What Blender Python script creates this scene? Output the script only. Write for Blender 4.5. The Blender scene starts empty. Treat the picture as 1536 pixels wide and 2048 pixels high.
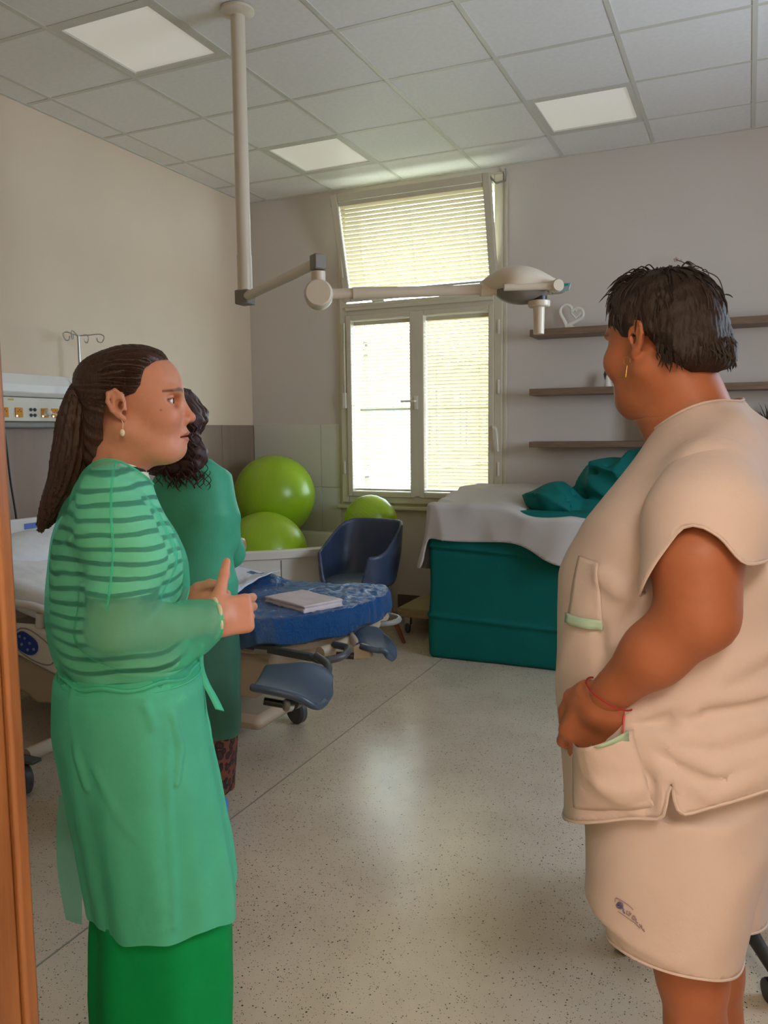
import bpy, bmesh, math, random
import numpy as np
from mathutils import Matrix, Vector

random.seed(7)
SC = bpy.context.scene
COL = SC.collection

# ------------------------------------------------------------------ camera
# eye height 1.44 m in the doorway; X runs along the window wall, Y towards it
H = 1.44
FPX, PITCH, YAW, ROLL = 1614.5, 0.1004, -0.4231, -0.0109


def _cam_axes():
    cy, sy = math.cos(YAW), math.sin(YAW)
    cp, sp = math.cos(PITCH), math.sin(PITCH)
    F = np.array([sy * cp, cy * cp, -sp])
    rt = np.array([cy, -sy, 0.0])
    up = np.cross(rt, F)
    cr, sr = math.cos(ROLL), math.sin(ROLL)
    return np.array([cr * rt + sr * up, -(-sr * rt + cr * up), F])


CAM_M = _cam_axes()
cam_d = bpy.data.cameras.new('camera')
cam = bpy.data.objects.new('camera', cam_d)
COL.objects.link(cam)
cam_d.sensor_fit = 'HORIZONTAL'
cam_d.sensor_width = 36.0
cam_d.lens = 36.0 * FPX / 1536.0
cam_d.clip_start = 0.05
_r, _d, _f = CAM_M
cam.matrix_world = Matrix(((_r[0], -_d[0], -_f[0], 0), (_r[1], -_d[1], -_f[1], 0), (_r[2], -_d[2], -_f[2], H), (0, 0, 0, 1)))
SC.camera = cam

# ------------------------------------------------------------------ world, sun, fill lights, exposure
SC.view_settings.view_transform = 'Standard'
SC.view_settings.look = 'None'
SC.view_settings.gamma = 1.0
SC.view_settings.use_curve_mapping = False
SC.view_settings.exposure = 0.36
SC.cycles.use_denoising = True
SC.cycles.caustics_reflective = False
SC.cycles.caustics_refractive = False
SC.cycles.max_bounces = 10
SC.cycles.diffuse_bounces = 6
SC.cycles.transparent_max_bounces = 16
SC.cycles.sample_clamp_indirect = 6.0

SKY_STRENGTH = 14.0
world = bpy.data.worlds.new('sky')
SC.world = world
world.use_nodes = True
_bg = world.node_tree.nodes['Background']
_bg.inputs['Color'].default_value = (0.66, 0.81, 1.0, 1)
_bg.inputs['Strength'].default_value = SKY_STRENGTH

sun_d = bpy.data.lights.new('sun', 'SUN')
sun_d.energy = 5.0
sun_d.angle = 0.01
sun_d.color = (1.0, 0.95, 0.86)
sun = bpy.data.objects.new('sun', sun_d)
COL.objects.link(sun)
sun.rotation_euler = (math.radians(38), 0, math.radians(-25))


def area_light(name, loc, size, power, color, rot=(0, 0, 0), spread=180):
    d = bpy.data.lights.new(name, 'AREA')
    d.shape = 'RECTANGLE'
    d.size, d.size_y = size
    d.energy = power
    d.color = color
    d.spread = math.radians(spread)
    o = bpy.data.objects.new(name, d)
    COL.objects.link(o)
    o.location = loc
    o.rotation_euler = rot
    return o


# unseen fill lights, assumed in the corridor behind the camera to light the people
area_light('assumed_corridor_fill', (0.75, -0.85, 2.86), (0.6, 1.2), 40.0, (1.0, 0.84, 0.70))
area_light('assumed_corridor_fill', (-1.3, -1.1, 2.86), (1.2, 0.6), 16.0, (1.0, 0.80, 0.60))
# daylight: sky portal in the window opening
_p = area_light('window_portal', (-2.31, 6.02, 2.06), (1.36, 2.44), 1.0, (1, 1, 1), rot=(math.radians(-90), 0, 0))
_p.data.cycles.is_portal = True
_p = area_light('window_portal', (1.85, 3.3, 1.95), (1.4, 1.3), 1.0, (1, 1, 1), rot=(0, math.radians(90), 0))  # portal of the added fill window in the right wall
_p.data.cycles.is_portal = True


# ------------------------------------------------------------------ helpers: measuring
def ray(u, v):
    return CAM_M.T @ np.array([(u - 768) / FPX, (v - 1024) / FPX, 1.0])


def at(u, v, x=None, y=None, z=None, t=None):
    """the point of the room on the sight line (u, v) at a given distance or plane"""
    d = ray(u, v)
    if x is not None:
        t = x / d[0]
    elif y is not None:
        t = y / d[1]
    elif z is not None:
        t = (z - H) / d[2]
    return np.array([0, 0, H]) + d * t


# ------------------------------------------------------------------ helpers: materials
def lin(c):
    return tuple(((v / 255) / 12.92 if v / 255 <= 0.04045 else ((v / 255 + 0.055) / 1.055) ** 2.4) for v in c)


class NT:
    def __init__(s, name):
        s.m = bpy.data.materials.new(name)
        s.m.use_nodes = True
        s.t = s.m.node_tree
        s.b = s.t.nodes['Principled BSDF']
        s.out = s.t.nodes['Material Output']

    def n(s, kind, **kw):
        nd = s.t.nodes.new(kind)
        for k, v in kw.items():
            if k.startswith('i_'):
                key = k[2:].replace('_', ' ')
                sock = nd.inputs[int(key)] if key.isdigit() else nd.inputs[key]
                sock.default_value = v
            else:
                setattr(nd, k, v)
        return nd

    def l(s, a, b):
        s.t.links.new(a, b)

    def coords(s, scale=(1, 1, 1), rot=(0, 0, 0)):
        tc = s.n('ShaderNodeTexCoord')
        mp = s.n('ShaderNodeMapping')
        mp.inputs['Scale'].default_value = scale
        mp.inputs['Rotation'].default_value = rot
        s.l(tc.outputs['Object'], mp.inputs['Vector'])
        return mp.outputs['Vector']

    def noise(s, vec, scale, detail=3, rough=0.5):
        nd = s.n('ShaderNodeTexNoise', i_Scale=scale, i_Detail=detail, i_Roughness=rough)
        s.l(vec, nd.inputs['Vector'])
        return nd.outputs['Fac']

    def ramp(s, fac, stops):
        nd = s.n('ShaderNodeValToRGB')
        e = nd.color_ramp.elements
        while len(e) < len(stops):
            e.new(0.5)
        for k, (p, c) in zip(e, stops):
            k.position = p
            k.color = tuple(c) + (1,) if len(c) == 3 else c
        s.l(fac, nd.inputs['Fac'])
        return nd.outputs['Color']

    def bump(s, h, strength=0.3, dist=0.01):
        nd = s.n('ShaderNodeBump', i_Strength=strength, i_Distance=dist)
        s.l(h, nd.inputs['Height'])
        s.l(nd.outputs['Normal'], s.b.inputs['Normal'])
        return nd


def mat(name, c, rough=0.5, metal=0.0, spec=0.5, var=0.06, nscale=12, bump=0.0, bscale=200, bdist=0.002, coat=0.0, stretch=(1, 1, 1), emit=None, sheen=0.0):
    """plain procedural material: colour with a little noise, optional fine relief"""
    s = NT(name)
    b = s.b
    b.inputs['Roughness'].default_value = rough
    b.inputs['Metallic'].default_value = metal
    b.inputs['Specular IOR Level'].default_value = spec
    b.inputs['Coat Weight'].default_value = coat
    b.inputs['Sheen Weight'].default_value = sheen
    c = lin(c)
    vec = s.coords(stretch)
    col = s.ramp(s.noise(vec, nscale), [(0.3, [v * (1 - var) for v in c]), (0.7, [min(1, v * (1 + var)) for v in c])])
    s.l(col, b.inputs['Base Color'])
    if bump:
        s.bump(s.noise(vec, bscale, 4), bump, bdist)
    if emit:
        b.inputs['Emission Color'].default_value = lin(emit[0]) + (1,)
        b.inputs['Emission Strength'].default_value = emit[1]
    return s.m


def wood(name, c1, c2, scale=(1, 1, 1), rough=0.45):
    s = NT(name)
    vec = s.coords(scale)
    w = s.noise(vec, 9, 6, 0.65)
    col = s.ramp(w, [(0.3, lin(c1)), (0.7, lin(c2))])
    s.l(col, s.b.inputs['Base Color'])
    s.b.inputs['Roughness'].default_value = rough
    s.bump(w, 0.1, 0.002)
    return s.m


def cloth(name, c, transp=0.0, transl=0.3, rough=0.8, var=0.08, bump=0.35, fine=900, wr=18, wdist=0.012):
    """woven or non-woven cloth: diffuse + translucent (+ see-through weave)"""
    s = NT(name)
    c = lin(c)
    vec = s.coords()
    n1 = s.noise(vec, wr, 5, 0.6)
    n2 = s.noise(vec, fine, 2)
    add = s.n('ShaderNodeMath', operation='MULTIPLY_ADD')
    s.l(n2, add.inputs[0])
    add.inputs[1].default_value = 0.06
    s.l(n1, add.inputs[2])
    col = s.ramp(n1, [(0.3, [v * (1 - var) for v in c]), (0.7, [min(1, v * (1 + var)) for v in c])])
    s.l(col, s.b.inputs['Base Color'])
    s.b.inputs['Roughness'].default_value = rough
    s.b.inputs['Specular IOR Level'].default_value = 0.25
    bp = s.bump(add.outputs[0], bump, wdist)
    sh = s.b.outputs[0]
    if transl:
        tr = s.n('ShaderNodeBsdfTranslucent')
        s.l(col, tr.inputs['Color'])
        s.l(bp.outputs['Normal'], tr.inputs['Normal'])
        mx = s.n('ShaderNodeMixShader')
        mx.inputs[0].default_value = transl
        s.l(sh, mx.inputs[1])
        s.l(tr.outputs[0], mx.inputs[2])
        sh = mx.outputs[0]
    if transp:
        tp = s.n('ShaderNodeBsdfTransparent')
        tp.inputs['Color'].default_value = tuple(0.45 + 0.55 * min(1, v * 1.25) for v in c) + (1,)
        mx = s.n('ShaderNodeMixShader')
        mx.inputs[0].default_value = transp
        s.l(sh, mx.inputs[1])
        s.l(tp.outputs[0], mx.inputs[2])
        sh = mx.outputs[0]
    s.l(sh, s.out.inputs['Surface'])
    return s.m


# ------------------------------------------------------------------ helpers: meshes
class B:
    """collects boxes, tubes, lathes and prisms of ONE part"""

    def __init__(s):
        s.v, s.f = [], []

    def add(s, vs, fs):
        o = len(s.v)
        s.v += [tuple(map(float, p)) for p in vs]
        s.f += [tuple(i + o for i in q) for q in fs]
        return s

    def box(s, lo, hi, M=None):
        (a, b, c), (d, e, f) = lo, hi
        vs = [(a, b, c), (d, b, c), (d, e, c), (a, e, c), (a, b, f), (d, b, f), (d, e, f), (a, e, f)]
        if M is not None:
            vs = [tuple(M @ Vector(p)) for p in vs]
        return s.add(vs, [(3, 2, 1, 0), (4, 5, 6, 7), (0, 1, 5, 4), (1, 2, 6, 5), (2, 3, 7, 6), (3, 0, 4, 7)])

    def tube(s, pts, r, n=10, caps=True, closed=False):
        P = [np.array(p, float) for p in pts]
        m = len(P)
        R = r if hasattr(r, '__len__') else [r] * m
        vs, fs = [], []
        ref = None
        for i, p in enumerate(P):
            if closed:
                t = P[(i + 1) % m] - P[i - 1]
            else:
                t = P[min(i + 1, m - 1)] - P[max(i - 1, 0)]
            t = t / (np.linalg.norm(t) + 1e-12)
            if ref is None:
                ref = np.cross(t, [0, 0, 1.0])
                if np.linalg.norm(ref) < 1e-3:
                    ref = np.cross(t, [0, 1.0, 0])
            ref = ref - t * (ref @ t)
            ref /= np.linalg.norm(ref)
            q = np.cross(t, ref)
            for k in range(n):
                a = 2 * math.pi * k / n
                vs.append(p + R[i] * (math.cos(a) * ref + math.sin(a) * q))
        for i in range(m if closed else m - 1):
            j = (i + 1) % m
            for k in range(n):
                k2 = (k + 1) % n
                fs.append((i * n + k, i * n + k2, j * n + k2, j * n + k))
        if caps and not closed:
            fs.append(tuple(range(n - 1, -1, -1)))
            fs.append(tuple((m - 1) * n + k for k in range(n)))
        return s.add(vs, fs)

    def lathe(s, prof, c, axis=(0, 0, 1), n=32):
        ax = np.array(axis, float)
        ax /= np.linalg.norm(ax)
        u = np.cross(ax, [1.0, 0, 0] if abs(ax[0]) < 0.9 else [0, 1.0, 0])
        u /= np.linalg.norm(u)
        w = np.cross(ax, u)
        c = np.array(c, float)
        vs, fs = [], []
        for (r, h) in prof:
            for k in range(n):
                a = 2 * math.pi * k / n
                vs.append(c + ax * h + max(r, 1e-5) * (math.cos(a) * u + math.sin(a) * w))
        for i in range(len(prof) - 1):
            for k in range(n):
                k2 = (k + 1) % n
                fs.append((i * n + k, i * n + k2, (i + 1) * n + k2, (i + 1) * n + k))
        fs.append(tuple(range(n - 1, -1, -1)))
        fs.append(tuple((len(prof) - 1) * n + k for k in range(n)))
        return s.add(vs, fs)

    def prism(s, poly, d, o=(0, 0, 0), ex=(1, 0, 0), ey=(0, 0, 1), en=(0, 1, 0)):
        """polygon (a, b) in the plane o + a*ex + b*ey, thickened by d along en"""
        o, ex, ey, en = (np.array(q, float) for q in (o, ex, ey, en))
        n = len(poly)
        vs = [o + a * ex + b * ey for a, b in poly] + [o + a * ex + b * ey + d * en for a, b in poly]
        fs = [tuple(range(n)), tuple(range(2 * n - 1, n - 1, -1))] + [(i + n, (i + 1) % n + n, (i + 1) % n, i) for i in range(n)]
        return s.add(vs, fs)

    def grid(s, fn, nu, nv, wrap=False):
        vs = [fn(i / nu, j / nv) for i in range(nu + 1) for j in range(nv + 1)]
        fs = [(i * (nv + 1) + j, (i + 1) * (nv + 1) + j, (i + 1) * (nv + 1) + j + 1, i * (nv + 1) + j + 1) for i in range(nu) for j in range(nv)]
        return s.add(vs, fs)


def arc(c, r, a0, a1, n, ex=(1, 0, 0), ey=(0, 0, 1)):
    c, ex, ey = (np.array(q, float) for q in (c, ex, ey))
    return [c + r * math.cos(a) * ex + r * math.sin(a) * ey for a in np.linspace(math.radians(a0), math.radians(a1), n)]


def spline(pts, n):
    """Catmull-Rom through pts, n samples"""
    P = np.array(pts, float)
    P = np.vstack([2 * P[0] - P[1], P, 2 * P[-1] - P[-2]])
    out = []
    for t in np.linspace(0, len(P) - 3 - 1e-9, n):
        i = int(t)
        u = t - i
        p0, p1, p2, p3 = P[i:i + 4]
        out.append(0.5 * ((2 * p1) + (-p0 + p2) * u + (2 * p0 - 5 * p1 + 4 * p2 - p3) * u * u + (-p0 + 3 * p1 - 3 * p2 + p3) * u ** 3))
    return out


def set_tags(o, label=None, cat=None, group=None, kind=None):
    for k, v in (('label', label), ('category', cat), ('group', group), ('kind', kind)):
        if v:
            o[k] = v
    return o


def finish(o, parent):
    COL.objects.link(o)
    if parent is not None:
        o.parent = parent
        if parent.type == 'EMPTY' and not parent.get('_local'):
            o.matrix_parent_inverse = parent.matrix_basis.inverted()
    return o


def obj(name, b, m, parent=None, smooth=True, bevel=0.0, sharp=40, segs=2, solid=0.0, sub=0, normals=True):
    me = bpy.data.meshes.new(name)
    if isinstance(b, B):
        me.from_pydata(b.v, [], b.f)
    else:
        v, f = b
        me.from_pydata([tuple(p) for p in np.asarray(v).tolist()], [], np.asarray(f).tolist() if not isinstance(f, list) else f)
    me.update()
    if normals:
        bm = bmesh.new()
        bm.from_mesh(me)
        bmesh.ops.recalc_face_normals(bm, faces=bm.faces)
        bm.to_mesh(me)
        bm.free()
    if smooth:
        me.shade_smooth()
        me.set_sharp_from_angle(angle=math.radians(sharp))
    if m is not None:
        for x in (m if isinstance(m, (list, tuple)) else [m]):
            me.materials.append(x)
    o = bpy.data.objects.new(name, me)
    if bevel:
        md = o.modifiers.new('bevel', 'BEVEL')
        md.width = bevel
        md.segments = segs
        md.limit_method = 'ANGLE'
        md.angle_limit = math.radians(40)
    if solid:
        md = o.modifiers.new('solid', 'SOLIDIFY')
        md.thickness = solid
        md.offset = -1
    if sub:
        md = o.modifiers.new('sub', 'SUBSURF')
        md.levels = md.render_levels = sub
    return finish(o, parent)


def thing(name, label, cat, loc, rotz=0.0, group=None, local=False):
    o = bpy.data.objects.new(name, None)
    o.empty_display_size = 0.1
    COL.objects.link(o)
    o.location = loc
    o.rotation_euler = (0, 0, rotz)
    o.matrix_basis = Matrix.Translation(Vector(loc)) @ Matrix.Rotation(rotz, 4, 'Z')
    if local:
        o['_local'] = 1
    return set_tags(o, label, cat, group)


def struct(name, b, m, parent=None, **k):
    o = obj(name, b, m, parent, **k)
    if parent is None:
        o['kind'] = 'structure'
    return o


# ------------------------------------------------------------------ helpers: solid modelling by distance fields
def v3(*p):
    return np.array(p, np.float32)


def smin(a, b, k):
    h = np.clip(0.5 + 0.5 * (b - a) / k, 0, 1)
    return b + (a - b) * h - k * h * (1 - h)


def smax(a, b, k):
    return -smin(-a, -b, k)


def S_ell(P, c, r, R=None):
    q = P - v3(*c)
    if R is not None:
        q = q @ np.asarray(R, np.float32)
    r = v3(*r)
    k0 = np.sqrt(((q / r) ** 2).sum(1))
    k1 = np.sqrt(((q / (r * r)) ** 2).sum(1)) + 1e-9
    return k0 * (k0 - 1) / k1


def S_cone(P, a, b, ra, rb=None):
    rb = ra if rb is None else rb
    a, b = v3(*a), v3(*b)
    ab = b - a
    q = P - a
    t = np.clip(q @ ab / (ab @ ab + 1e-12), 0, 1)
    return np.sqrt(((q - t[:, None] * ab) ** 2).sum(1)) - (ra + (rb - ra) * t)


def S_chain(P, pts, rs, k=0.01):
    d = None
    for i in range(len(pts) - 1):
        e = S_cone(P, pts[i], pts[i + 1], rs[i], rs[i + 1])
        d = e if d is None else smin(d, e, k)
    return d


def S_box(P, c, h, r=0.0, R=None):
    q = P - v3(*c)
    if R is not None:
        q = q @ np.asarray(R, np.float32)
    q = np.abs(q) - (v3(*h) - r)
    return np.sqrt((np.maximum(q, 0) ** 2).sum(1)) + np.minimum(q.max(1), 0) - r


class Loft:
    """stacked super-ellipses: rows of (z, x_back, x_front, half_width, y_centre, power)"""

    def __init__(s, rows, n=160):
        rows = np.array(sorted(rows), float)
        s.z = np.linspace(rows[0, 0], rows[-1, 0], n)
        from_z = rows[:, 0]
        s.c = []
        for k in range(1, rows.shape[1]):
            y = rows[:, k]
            # monotone cubic interpolation
            hh = np.diff(from_z)
            dl = np.diff(y) / hh
            m = np.concatenate([[dl[0]], np.where(dl[1:] * dl[:-1] > 0, 2 * dl[1:] * dl[:-1] / (dl[1:] + dl[:-1] + 1e-12), 0), [dl[-1]]])
            i = np.clip(np.searchsorted(from_z, s.z) - 1, 0, len(from_z) - 2)
            t = (s.z - from_z[i]) / hh[i]
            s.c.append((1 + 2 * t) * (1 - t) ** 2 * y[i] + t * (1 - t) ** 2 * hh[i] * m[i] + t * t * (3 - 2 * t) * y[i + 1] + t * t * (t - 1) * hh[i] * m[i + 1])

    def __call__(s, P, grow=0.0, cap=True):
        z = P[:, 2]
        xb, xf, b = (np.interp(z, s.z, c) for c in s.c[:3])
        yc = np.interp(z, s.z, s.c[3]) if len(s.c) > 3 else 0
        pw = np.interp(z, s.z, s.c[4]) if len(s.c) > 4 else 2.0
        a = (xf - xb) / 2 + grow
        b = b + grow
        x = (P[:, 0] - (xf + xb) / 2) / a
        y = (P[:, 1] - yc) / b
        k = (np.abs(x) ** pw + np.abs(y) ** pw) ** (1 / pw)
        g = np.sqrt((x / a) ** 2 + (y / b) ** 2) / (np.sqrt(x * x + y * y) + 1e-6) + 1e-6
        d = (k - 1) / g
        if cap:
            d = np.maximum(d, np.maximum(s.z[0] - z, z - s.z[-1]))
        return d.astype(np.float32)


def polygonise(fn, lo, hi, h, s=4, margin=2.3):
    """naive surface nets of fn < 0 in the box lo..hi, only evaluated near the surface"""
    lo = np.array(lo, float)
    hi = np.array(hi, float)
    nc = np.ceil((hi - lo) / (h * s)).astype(int) + 1
    cs = np.stack(np.meshgrid(*[lo[k] + (np.arange(nc[k]) + 0.5) * h * s - h / 2 for k in range(3)], indexing='ij'), -1)
    dc = fn(cs.reshape(-1, 3).astype(np.float32)).reshape(nc)
    D = np.repeat(np.repeat(np.repeat(np.where(dc < 0, -1, 1).astype(np.float32), s, 0), s, 1), s, 2)
    act = np.argwhere(np.abs(dc) < h * s * margin)
    off = np.stack(np.meshgrid(*[np.arange(s)] * 3, indexing='ij'), -1).reshape(-1, 3)
    for i in range(0, len(act), 6000):
        idx = (act[i:i + 6000, None, :] * s + off[None]).reshape(-1, 3)
        D[idx[:, 0], idx[:, 1], idx[:, 2]] = fn((lo + idx * h).astype(np.float32))
    S = D < 0
    n = np.array(D.shape) - 1
    cnt = np.zeros(n, np.int8)
    for a in (0, 1):
        for b in (0, 1):
            for c in (0, 1):
                cnt += S[a:a + n[0], b:b + n[1], c:c + n[2]]
    cells = np.argwhere((cnt > 0) & (cnt < 8))
    vid = np.full(n, -1, np.int32)
    vid[cells[:, 0], cells[:, 1], cells[:, 2]] = np.arange(len(cells))
    acc = np.zeros((len(cells), 3))
    num = np.zeros(len(cells))
    corners = [(a, b, c) for a in (0, 1) for b in (0, 1) for c in (0, 1)]
    val = {c: D[cells[:, 0] + c[0], cells[:, 1] + c[1], cells[:, 2] + c[2]] for c in corners}
    for c in corners:
        for ax in range(3):
            if c[ax] == 0:
                e = list(c)
                e[ax] = 1
                e = tuple(e)
                x, y = val[c], val[e]
                m = (x < 0) != (y < 0)
                t = np.where(m, x / np.where(m, x - y, 1), 0)
                p = np.array(c, float)[None].repeat(len(cells), 0)
                p[:, ax] += t
                acc += p * m[:, None]
                num += m
    V = lo + (cells + acc / num[:, None]) * h
    Fq = []
    for ax in range(3):
        u, w = (ax + 1) % 3, (ax + 2) % 3
        A = [slice(1, -1)] * 3
        A[ax] = slice(0, -1)
        Bs = list(A)
        Bs[ax] = slice(1, None)
        diff = S[tuple(A)] != S[tuple(Bs)]
        e = np.argwhere(diff)
        for k in range(3):
            if k != ax:
                e[:, k] += 1
        neg = S[e[:, 0], e[:, 1], e[:, 2]]
        q = []
        for du, dw in ((-1, -1), (0, -1), (0, 0), (-1, 0)):
            g = e.copy()
            g[:, u] += du
            g[:, w] += dw
            q.append(vid[g[:, 0], g[:, 1], g[:, 2]])
        q = np.stack(q, 1)
        q[~neg] = q[~neg][:, ::-1]
        Fq.append(q)
    Fq = np.vstack(Fq)
    return V, Fq[(Fq >= 0).all(1)]


def relax(V, F, it=1, lam=0.5):
    e = np.vstack([F[:, [0, 1]], F[:, [1, 2]], F[:, [2, 3]], F[:, [3, 0]]])
    for _ in range(it):
        acc = np.zeros_like(V)
        num = np.zeros(len(V))
        for a, b in ((0, 1), (1, 0)):
            for k in range(3):
                acc[:, k] += np.bincount(e[:, a], V[e[:, b], k], len(V))
            num += np.bincount(e[:, a], minlength=len(V))
        V = V + lam * (acc / np.maximum(num, 1)[:, None] - V)
    return V


def cut(V, F, c, h):
    """keep what lies where c(P) > 0 and pull the new border exactly onto c = 0"""
    cv = c(V)
    keep = (cv[F] > -0.6 * h).all(1)
    F = F[keep]
    used = np.zeros(len(V), bool)
    used[F.ravel()] = True
    e = np.sort(np.vstack([F[:, [0, 1]], F[:, [1, 2]], F[:, [2, 3]], F[:, [3, 0]]]), 1)
    ue, n = np.unique(e, axis=0, return_counts=True)
    bd = np.unique(ue[n == 1].ravel())
    p = V[bd]
    g = np.stack([(c(p + np.eye(3)[k] * 1e-3) - c(p - np.eye(3)[k] * 1e-3)) / 2e-3 for k in range(3)], 1)
    st = (cv[bd] / np.maximum((g * g).sum(1), 1e-3))[:, None] * g
    ln = np.linalg.norm(st, axis=1, keepdims=True)
    V = V.copy()
    V[bd] = p - st * np.minimum(1, 1.6 * h / np.maximum(ln, 1e-9))
    # even out the new border along its own length
    bm_ = ue[n == 1]
    for _ in range(3):
        acc = np.zeros_like(V)
        num = np.zeros(len(V))
        for a, b in ((0, 1), (1, 0)):
            for k in range(3):
                acc[:, k] += np.bincount(bm_[:, a], V[bm_[:, b], k], len(V))
            num += np.bincount(bm_[:, a], minlength=len(V))
        q = num == 2
        V[q] = 0.5 * V[q] + 0.25 * acc[q]
    mp = np.cumsum(used) - 1
    return V[used], mp[F]


def border_loops(F):
    """closed chains of border vertices of a quad mesh"""
    e = np.vstack([F[:, [0, 1]], F[:, [1, 2]], F[:, [2, 3]], F[:, [3, 0]]])
    k = np.sort(e, 1)
    u, inv, n = np.unique(k, axis=0, return_inverse=True, return_counts=True)
    nxt = {}
    for a, b in e[n[inv.ravel()] == 1]:
        nxt.setdefault(int(a), []).append(int(b))
    loops = []
    while nxt:
        a = next(iter(nxt))
        lp = [a]
        while True:
            l = nxt.get(lp[-1])
            if not l:
                break
            b = l.pop()
            if not l:
                del nxt[lp[-1]]
            if b == a:
                break
            lp.append(b)
        if len(lp) > 20:
            loops.append(lp)
    return loops


def hem_rolls(V, F, r, m, parent, name='hem', step=3, n=6, it=6):
    """a stitched roll along every open border of a garment"""
    for lp in border_loops(F):
        P = V[lp].copy()
        for _ in range(it):
            P = 0.5 * P + 0.25 * (np.roll(P, 1, 0) + np.roll(P, -1, 0))
        P = P[::step]
        if len(P) > 7:
            obj(name, B().tube(list(P), r, n, closed=True), m, parent, normals=False)


def wob(P, s, seed=0, n=5):
    """smooth pseudo noise, about -1..1"""
    rg = np.random.RandomState(seed)
    d = 0
    for k in range(n):
        w = rg.normal(size=3) * s * (0.6 + 0.35 * k)
        d = d + np.sin(P @ w.astype(np.float32) + rg.uniform(0, 6.28)) / (1 + 0.35 * k)
    return d / (n * 0.45)


def ridge(P, s, seed=0):
    """sharp-crested fold pattern 0..1; s is a frequency vector per axis"""
    q = P * v3(*s)
    q = q + 0.55 * np.stack([wob(q, 0.9, seed + k, 3) for k in range(3)], 1)
    return 1 - np.abs(np.sin(q[:, 0] + 1.3 * np.sin(q[:, 1]) + q[:, 2]))


def rotm(ax, ang):
    return np.array(Matrix.Rotation(math.radians(ang), 3, ax))


def colour_attr(o, cols):
    a = o.data.color_attributes.new('tint', 'FLOAT_COLOR', 'POINT')
    a.data.foreach_set('color', np.hstack([cols, np.ones((len(cols), 1))]).astype(np.float32).ravel())

# ================================================================== THE ROOM
XL, XR, YF, YW, ZC = -3.825, 1.6, 0.45, 5.814, 3.312
DOOR_L, DOOR_R = -0.542, 0.95

M_wall = mat('painted_plaster', (228, 208, 184), 0.75, var=0.02, nscale=2, bump=0.08, bscale=160, bdist=0.001)
M_wall_w = mat('painted_plaster_window_side', (208, 198, 188), 0.7, var=0.02, nscale=2, bump=0.06, bscale=160, bdist=0.001)
M_dado = mat('taupe_wall_laminate', (146, 125, 110), 0.45, var=0.05, nscale=3, stretch=(1, 6, 0.6))
M_dado_w = mat('pale_wall_laminate', (212, 208, 194), 0.35, var=0.02, nscale=3)
M_tile = mat('ceiling_tile_board', (232, 229, 226), 0.5, spec=0.45, var=0.03, nscale=40, bump=0.15, bscale=420, bdist=0.0006)
M_bar = mat('ceiling_grid_metal', (206, 203, 192), 0.35, spec=0.6, var=0.01)
M_frame = mat('window_frame_cream', (206, 196, 172), 0.4, var=0.02)
M_white = mat('white_lacquer', (244, 242, 239), 0.35, var=0.01)
M_offw = mat('off_white_plastic', (222, 216, 202), 0.4, var=0.015)
M_black = mat('black_plastic', (22, 22, 24), 0.4, var=0.1)
M_dgrey = mat('dark_grey_plastic', (70, 72, 74), 0.4, var=0.05)
M_mgrey = mat('mid_grey_plastic', (135, 133, 128), 0.45, var=0.03)
M_steel = mat('brushed_steel', (190, 188, 185), 0.28, metal=1.0, var=0.03)
M_brownskirt = mat('brown_skirting_vinyl', (96, 82, 70), 0.45, var=0.06)


def floor_material():
    s = NT('speckled_vinyl')
    vec = s.coords()
    base = s.ramp(s.noise(vec, 3.0, 5, 0.6), [(0.35, lin((196, 181, 160))), (0.65, lin((208, 194, 173)))])
    sp = None
    for sc, th, seed in ((75, 0.185, 0.0), (120, 0.22, 3.1), (190, 0.24, 7.7)):
        mp = s.n('ShaderNodeMapping')
        mp.inputs['Location'].default_value = (seed, seed * 1.3, 0)
        s.l(vec, mp.inputs['Vector'])
        vo = s.n('ShaderNodeTexVoronoi', i_Scale=sc)
        s.l(mp.outputs[0], vo.inputs['Vector'])
        sepc = s.n('ShaderNodeSeparateColor')
        s.l(vo.outputs['Color'], sepc.inputs[0])
        big = s.n('ShaderNodeMath', operation='MULTIPLY', i_1=th * 1.9)
        s.l(sepc.outputs[0], big.inputs[0])
        sub_ = s.n('ShaderNodeMath', operation='SUBTRACT', i_1=th * 0.75)
        s.l(big.outputs[0], sub_.inputs[0])
        lt = s.n('ShaderNodeMath', operation='LESS_THAN')
        s.l(vo.outputs['Distance'], lt.inputs[0])
        s.l(sub_.outputs[0], lt.inputs[1])
        if sp is None:
            sp = lt.outputs[0]
        else:
            mx = s.n('ShaderNodeMath', operation='MAXIMUM')
            s.l(sp, mx.inputs[0])
            s.l(lt.outputs[0], mx.inputs[1])
            sp = mx.outputs[0]
    mix = s.n('ShaderNodeMix', data_type='RGBA')
    s.l(sp, mix.inputs[0])
    s.l(base, mix.inputs[6])
    mix.inputs[7].default_value = lin((44, 37, 28)) + (1,)
    s.l(mix.outputs[2], s.b.inputs['Base Color'])
    s.b.inputs['Roughness'].default_value = 0.235
    s.b.inputs['Specular IOR Level'].default_value = 1.0
    s.bump(s.noise(vec, 260, 3), 0.12, 0.0008)
    return s.m


M_floor = floor_material()
M_oak = wood('oak_veneer', (120, 76, 42), (156, 106, 62), (7, 7, 0.5), 0.4)
M_walnut = wood('brown_shelf_veneer', (104, 82, 64), (132, 106, 84), (0.6, 6, 6), 0.45)

# floor with its welded seams
fl = struct('floor', B().box((XL - 0.3, -2.0, -0.12), (2.6, YW + 0.4, 0.0)), M_floor)
M_seam = mat('floor_weld', (140, 134, 118), 0.4)
for x in (-1.72, 0.28):
    obj('weld_seam', B().box((x - 0.003, YF, 0.0), (x + 0.003, YW, 0.0012)), M_seam, fl)

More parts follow.
